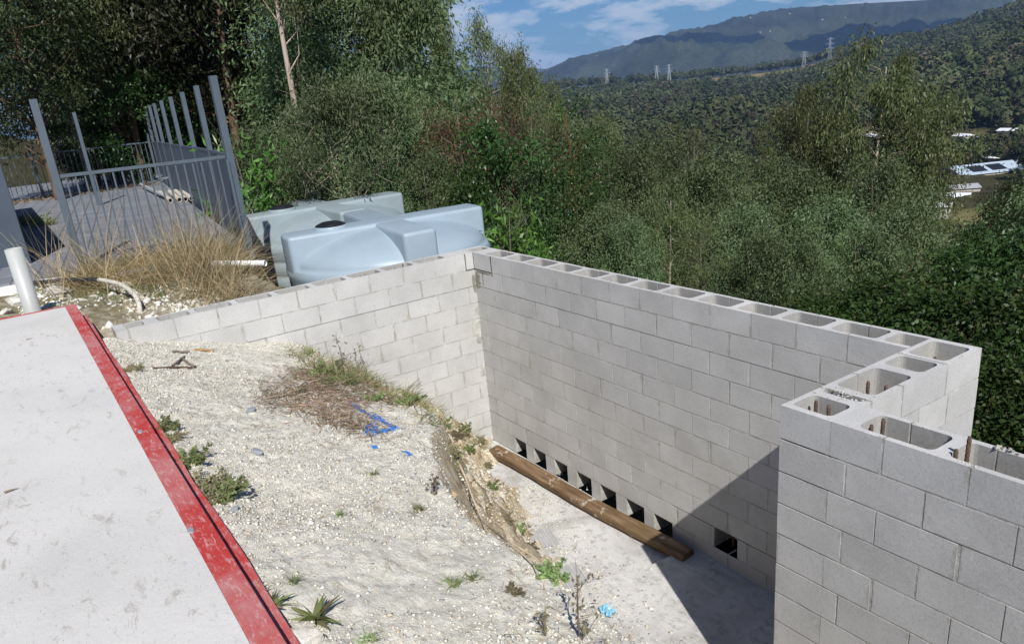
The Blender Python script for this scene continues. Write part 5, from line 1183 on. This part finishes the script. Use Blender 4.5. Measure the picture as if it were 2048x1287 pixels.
WEEDS = [('bush', 385, 925, .12, 'green weed beside the red edge, upper of the two large ones'), ('redbush', 410, 985, .17, 'dark reddish weed clump spreading beside the red edge'), ('bush', 450, 1000, .13, 'small leaved green weed right of the reddish clump'),
 ('rosette', 632, 1240, .105, 'broad leaved weed rosette beside the white rock at the bottom'), ('rosette', 540, 1215, .09, 'grey green leafy weed against the lower red edge'), ('tuft', 515, 1195, .08, 'small weed tuft just above the grey green one by the red edge'), ('bush', 330, 860, .10, 'small weed by the red edge, furthest up'),
 ('redbush', 345, 880, .08, 'brownish weed by the red edge near its upper end'), ('tuft', 275, 735, .07, 'tuft of grass between the red edge and the dark rod'), ('redbush', 262, 742, .08, 'brown weed at the slab edge near the end of the side wall'),
 ('tuft', 620, 705, .10, 'grassy weed furthest left on the crest below the side wall'), ('bush', 650, 745, .14, 'low weed on the crest, left of the tall twigs'), ('twig', 688, 745, .38, 'tall bare twiggy weed standing against the side wall'), ('twig', 722, 750, .34, 'second tall twiggy weed, right of the tallest'),
 ('tuft', 735, 745, .19, 'bright grass tuft in the middle of the weedy crest'), ('bush', 765, 765, .16, 'leafy green weed beside the yellow flower'), ('tuft', 770, 745, .18, 'grass tuft behind the yellow flower'), ('bush', 820, 805, .12, 'leafy weed right of the yellow flower at the edge of the bank'),
 ('tuft', 700, 765, .15, 'grass tuft in the litter heap'), ('tuft', 600, 785, .10, 'thin green grass in the left part of the litter'), ('tuft', 650, 770, .13, 'thin green grass in the middle of the litter'), ('bush', 745, 800, .08, 'small green weed just above the blue mark'), ('bush', 850, 790, .13, 'weed hanging over the edge of the bank'),
 ('twig', 867, 990, .22, 'single dark dried weed stem standing on the bank edge'), ('tuft', 585, 1165, .05, 'tiny grass tuft on the lower gravel, left'), ('tuft', 745, 950, .06, 'tiny dark weed in the middle of the gravel'), ('tuft', 835, 1020, .06, 'small grass tuft near the bank edge, middle'), ('tuft', 680, 1030, .05, 'sparse grass tuft on the central gravel'),
 ('tuft', 905, 1170, .07, 'grass tuft on the lower gravel, centre'), ('tuft', 945, 1160, .06, 'green tuft on the lower gravel just right of the central one'), ('redbush', 1020, 1185, .05, 'low purple weed on the lower gravel'), ('twig', 1160, 1275, .30, 'tall dried weed stem at the bottom right end of the gravel'), ('twig', 1090, 1270, .12, 'short dark dried weed at the bottom of the gravel'), ('tuft', 740, 1280, .06, 'grass tuft at the bottom edge of the gravel')]
for kd, px, py, s, lb in WEEDS:
    p = on_bank(px, py); weed(kd, p, s, lb)
# plants hanging down the cut face
k = 0
for px, py, s in ((890, 850, .14), (915, 870, .12), (940, 900, .10), (960, 880, .10), (930, 860, .13), (905, 905, .10), (985, 975, .09), (1010, 1040, .10), (1040, 1060, .08), (1062, 1095, .08), (1110, 1150, .09), (975, 930, .08), (895, 830, .13)):
    p = on_bank(px, py); weed('redbush' if k % 2 else 'bush', p, s, 'small scrubby weed clinging to the steep cut face', group='scrubby weeds on the cut face'); k += 1
# flower
p = on_bank(797, 762); root = empty('dandelion', tuple(p)); tag(root, 'single bright yellow dandelion flower at the edge of the weedy crest', 'flower')
tb = TB(); tb.add(np.array([[0, 0, 0], [.01, 0, .09], [.015, .0, .17]]), .0025, 6); link('stem', tb.mesh('stem'), L_weed, root)
n = 46; th = rg.uniform(0, 6.28, n); el = rg.uniform(0, 1.2, n); me = blades('petals', np.tile([.015, 0, .17], (n, 1)), np.stack([np.cos(th) * np.cos(el), np.sin(th) * np.cos(el), np.sin(el) + .2], -1), np.full(n, .034), np.full(n, .010), plain('yellow_petals', (.85, .60, .02), .6, .2, bmp=0), rg, 2, .2); link('petals', me, None, root)
# roots on the cut face
def root_line(pts2, r, label):
    pts = [on_bank(*q) + np.array([.02, .02, .02]) for q in pts2]; pts = np.array(pts); t = np.linspace(0, len(pts) - 1, 50); cc = np.stack([np.interp(t, range(len(pts)), pts[:, k]) for k in range(3)], -1)
    for _ in range(3): cc[1:-1] = (cc[:-2] + 2 * cc[1:-1] + cc[2:]) / 4
    tb = TB(); tb.add(cc, np.linspace(r, r * .5, 50), 8); tag(link('exposed_root', tb.mesh('exposed_root'), plain('root_bark', (.46, .38, .27), .9, .1, nscale=25, var=.25)), label, 'root')
root_line([(908, 925), (925, 960), (938, 1000), (960, 1050), (1000, 1085), (1040, 1108), (1070, 1130)],   .008, 'long pale root running down the cut face of the bank')
root_line([(1005, 1092), (1030, 1110), (1055, 1135), (1065, 1160)], .005, 'thin root below the long one near the foot of the bank')
# scraps on the pit floor
def ribbed(label, px, py, sx, sy, rz, z):
    p = at_z(px, py, z); V = []; Fc = []; n = 40
    for i in range(n + 1):
        for y_ in (-sy / 2, sy / 2): V.append((-sx / 2 + sx * i / n, y_, .012 * math.sin(i * 1.05)))
    for i in range(n + 1):
        for y_ in (-sy / 2, sy / 2): V.append((-sx / 2 + sx * i / n, y_, .012 * math.sin(i * 1.05) - .008))
    m_ = 2 * (n + 1)
    for i in range(n): Fc += [[2 * i, 2 * i + 2, 2 * i + 3, 2 * i + 1], [m_ + 2 * i, m_ + 2 * i + 1, m_ + 2 * i + 3, m_ + 2 * i + 2], [2 * i, m_ + 2 * i, m_ + 2 * i + 2, 2 * i + 2], [2 * i + 1, 2 * i + 3, m_ + 2 * i + 3, m_ + 2 * i + 1]]
    me = bpy.data.meshes.new('ribbed_sheet'); me.from_pydata(V, [], Fc); o = link('ribbed_sheet', me, M_floorgrey); o.location = p; o.rotation_euler = (R_(3), 0, rz); tag(o, label, 'sheet')
M_floorgrey = plain('ribbed_grey', (.42, .42, .41), .85, .2, nscale=12, var=.15)
ribbed('ribbed grey sheet piece at the foot of the bank, nearest the timber beam', 1068, 1080, .42, .30, R_(75), -2.375)
ribbed('ribbed grey sheet piece in the middle of the foot of the bank', 1122, 1157, .42, .32, R_(75), -2.37)
ribbed('ribbed grey sheet piece nearest the blue plastic scrap', 1175, 1225, .50, .42, R_(70), -2.36)
p = at_z(1215, 1224, -2.33); V = []; n = 12
for i in range(n):
    for j in range(7): V.append(((i - 6) * .013 + .012 * math.sin(j * 1.3), (j - 3) * .015 + .012 * math.sin(i * 1.1), .02 + .018 * math.sin(i * 1.9 + j * 1.1)))
Fc = [[i * 7 + j, (i + 1) * 7 + j, (i + 1) * 7 + j + 1, i * 7 + j + 1] for i in range(n - 1) for j in range(6)]
me = bpy.data.meshes.new('plastic_scrap'); me.from_pydata(V, [], Fc); o = link('plastic_scrap', me, M_film, smooth=True); o.location = p; tag(o, 'crumpled light blue plastic scrap on the pit floor', 'scrap')
for px, py, z, lb in ((1117, 1115, -2.39, 'dry brown leaf on the pale pit floor'), (1213, 1253, -2.33, 'dry brown leaf just below the blue plastic scrap'), (1262, 1270, -2.33, 'dark dry leaf near the shadow at the bottom'), (52, 679, .105, 'dark leaf lying alone on the concrete slab'), (8, 985, .105, 'reddish leaf at the left edge of the slab')):
    p = at_z(px, py, z); me = blades('dry_leaf', np.array([[0, 0, .003]]), np.array([[math.cos(px), math.sin(px), .12]]), [.10 if z < 0 else .055], [.035 if z < 0 else .018], L_litter, rg, 5, .3); o = link('dry_leaf', me); o.location = p; tag(o, lb, 'leaf')

# ---------------------------------------------------------------- buildings and pylons in the valley
def house(px, py, r, w_, dp, h, rh, roof, label, rz=None, group='roofs in the valley', solar=False, zb=None):
    p = at_d(px, py, r); z = float(terrain_z(p[0], p[1])); top = p[2]
    top = min(top, z + h + rh + 3); base = min(z, top - h - rh); root = empty('house', (float(p[0]), float(p[1]), 0), rgt.uniform(0, 3.1) if rz is None else rz); tag(root, label, 'building', group)
    e = top - rh; mb = MB(); mb.box(-w_ / 2, w_ / 2, -dp / 2, dp / 2, base - 1, e); mb.build('wall', M_wallh, root)
    V = [(-w_ / 2 - .5, -dp / 2 - .6, e), (w_ / 2 + .5, -dp / 2 - .6, e), (w_ / 2 + .5, dp / 2 + .6, e), (-w_ / 2 - .5, dp / 2 + .6, e), (-w_ / 2 - .5, 0, top), (w_ / 2 + .5, 0, top)]
    me = bpy.data.meshes.new('roof'); me.from_pydata(V, [], [(0, 1, 5, 4), (2, 3, 4, 5), (0, 4, 3), (1, 2, 5), (3, 2, 1, 0)]); rf = link('roof', me, M_roofs[roof], root)
    if solar:
        mb = MB()
        for q in range(2):
            x0 = -w_ * .3 + q * w_ * .28; t0, t1 = .2, .8
            mb.face([(x0, -dp / 2 * (1 - t0), e + rh * t0 + .15), (x0 + w_ * .22, -dp / 2 * (1 - t0), e + rh * t0 + .15), (x0 + w_ * .22, -dp / 2 * (1 - t1), e + rh * t1 + .15), (x0, -dp / 2 * (1 - t1), e + rh * t1 + .15)])
        o = mb.build('solar_panel', M_lid, rf)
    return root
house(1965, 326, 470, 36, 24, 5, 3.5, 1, 'big shed with pale blue roof and dark solar panels at the right', R_(60), None, True)
house(1900, 385, 380, 15, 9, 4, 1.8, 0, 'white roofed house left of the dark tree, below the big shed', R_(20), None); house(1925, 368, 400, 12, 8, 3.5, 1.5, 2, 'grey roofed house just below the big shed', R_(50), None)
house(1875, 405, 330, 9, 6, 3, 1.2, 0, 'small white roof lowest in the valley, left of the big shed', R_(30), None); house(1200, 322, 560, 18, 10, 3.5, 1.8, 1, 'pale blue roof glimpsed between the trees left of centre', R_(40), None)
for px, py, r, w_, c_, lb in ((1735, 205, 640, 12, 0, 'white roof beside the green clearing right of the big gum'), (1748, 219, 620, 14, 0, 'long white roof just above the green clearing'), (1930, 240, 600, 11, 0, 'white roof at the right end of the green clearing'), (2030, 224, 600, 16, 0, 'white building at the right edge of the valley'), (1960, 270, 560, 9, 1, 'pale roof among trees right of the clearing'), (1840, 215, 640, 9, 3, 'brown roof between the clearings'), (1985, 310, 520, 9, 0, 'white roof just above the big shed'), (1500, 355, 520, 10, 3, 'brown roof among the valley trees near centre')):
    house(px, py, r, w_, 7, 3.5, 1.4, c_, lb)
rgm = np.random.default_rng(55)
for k, (px, py, lb) in enumerate(((1520, 65, 'white house on the mountain spur, left one of the pair'), (1540, 63, 'white house on the mountain spur, right one of the pair'), (1580, 28, 'white house on the mountain crest by the mast'), (1645, 40, 'white house high on the mountain slope, left'), (1690, 36, 'white house high on the mountain slope, middle'), (1725, 12, 'white house on the crest towards the right'), (1195, 112, 'white house low on the far left of the mountain crest'), (1500, 36, 'small white house on the crest left of the mast'))):
    p0 = at_d(px, py, 5200); dd = p0 - CAM
    for t in np.linspace(.72, 1.5, 500):
        q = CAM + dd * t
        if q[2] < mount_z(FAR, 3700, 7000, -80, 240, 40)(np.array(q[0]), np.array(q[1])): break
    root = empty('house', tuple(float(v) for v in q), rgm.uniform(0, 3)); tag(root, lb, 'building', 'houses on the mountain')
    mb = MB(); mb.box(-6, 6, -4, 4, -8, 2); mb.build('wall', M_wallh, root); mb = MB(); V = [(-7, -5, 2), (7, -5, 2), (7, 5, 2), (-7, 5, 2), (-7, 0, 4), (7, 0, 4)]
    me = bpy.data.meshes.new('roof'); me.from_pydata(V, [], [(0, 1, 5, 4), (2, 3, 4, 5), (0, 4, 3), (1, 2, 5), (3, 2, 1, 0)]); link('roof', me, M_roofs[0], root)
M_pylon = plain('pylon_steel', (.42, .46, .50), .6, .3, nscale=1, var=.05, bmp=0)
def pylon(px, pt, r, label, arms=True, th=.30, wide=1.0):
    T = at_d(px, pt, r); z = float(terrain_z(T[0], T[1])); H = T[2] - z; root = empty('power_pylon', (float(T[0]), float(T[1]), z), R_(35)); tag(root, label, 'pylon', 'power pylons on the ridge')
    mb = MB(); hw = lambda t: (4.2 * (1 - t) ** 1.3 + .9) * wide; L_ = [0, .16, .31, .45, .58, .70, .81, .91, 1.0]
    cr_ = lambda t: [(sx * hw(t), sy * hw(t), H * t) for sx, sy in ((-1, -1), (1, -1), (1, 1), (-1, 1))]
    for a, b_ in zip(L_, L_[1:]):
        A, B = cr_(a), cr_(b_)
        for i in range(4):
            j = (i + 1) % 4; bar(mb, A[i], B[i], th); bar(mb, A[i], B[j], th * .7); bar(mb, A[j], B[i], th * .7); bar(mb, B[i], B[j], th * .7)
    mb.build('tower', M_pylon, root, merge=False)
    if arms:
        for t in (.66, .80, .94):
            mb = MB(); w_ = 8.5 if t < .9 else 6.5
            for s in (-1, 1):
                for q in (-1, 1): bar(mb, (s * hw(t), q * hw(t), H * t), (s * w_, 0, H * t + .6), th * .8); bar(mb, (s * hw(t), q * hw(t), H * t + 3), (s * w_, 0, H * t + .6), th * .7)
            mb.build('crossarm', M_pylon, root, merge=False)
    return root
pylon(1213, 138, 1880, 'leftmost pylon, pale and thin, on the brown ridge'); pylon(1313, 132, 1950, 'second pylon from the left, left one of the close pair', True); pylon(1338, 129, 1900, 'third pylon from the left, right one of the close pair')
pylon(1609, 104, 1960, 'left pylon of the right hand group on the ridge'); pylon(1641, 108, 2010, 'short middle pylon of the right hand group'); pylon(1661, 75, 1840, 'tallest and rightmost pylon on the ridge', True, .36, 1.1)

# unseen clouds added sunward to shade the range, outside the air
M_cloud, nt, b = mat('shade_cloud', (.9, .9, .92), 1.0, 0)
for k, (az, r, h, sx, sy) in enumerate(((116, 5900, 1500, 900, 600), (126, 5500, 1500, 1000, 480), (108, 5300, 1500, 900, 500), (134, 5900, 1650, 500, 300))):
    a = math.radians(az); c0 = Vector((CAM[0] + r * math.cos(a), CAM[1] + r * math.sin(a), h)) + Vector((SUN.x, SUN.y, 0)) / SUN.z * (h - 100)
    V_, F_ = [], []; bm = bmesh.new(); rgc = np.random.default_rng(90 + k)
    for q in range(16):
        o_ = Vector((rgc.normal() * sx * .45, rgc.normal() * sy * .45, rgc.uniform(0, 60))); s_ = rgc.uniform(.25, .55) * sy
        mt_ = Matrix.Translation(o_) @ Matrix.Diagonal((s_ * 1.3, s_ * 1.1, s_ * .35, 1)); bmesh.ops.create_icosphere(bm, subdivisions=3, radius=1, matrix=mt_)
    me = bpy.data.meshes.new('shade_cloud'); bm.to_mesh(me); bm.free(); o = link('shade_cloud', me, M_cloud, smooth=True); o.location = c0; tag(o, kind='structure')

# ---------------------------------------------------------------- air
mb = MB(); mb.box(-13200, 13200, -6500, 13200, -400, 500); m = bpy.data.materials.new('air'); m.use_nodes = True; nt = m.node_tree; nt.nodes.clear()
pv = N(nt, 'ShaderNodeVolumePrincipled'); pv.inputs['Density'].default_value = 6.2e-5; pv.inputs['Color'].default_value = (.34, .58, 1.0, 1); pv.inputs['Anisotropy'].default_value = 0.0
mo_ = N(nt, 'ShaderNodeOutputMaterial'); nt.links.new(pv.outputs[0], mo_.inputs['Volume']); o = mb.build('haze', m); tag(o, kind='stuff')
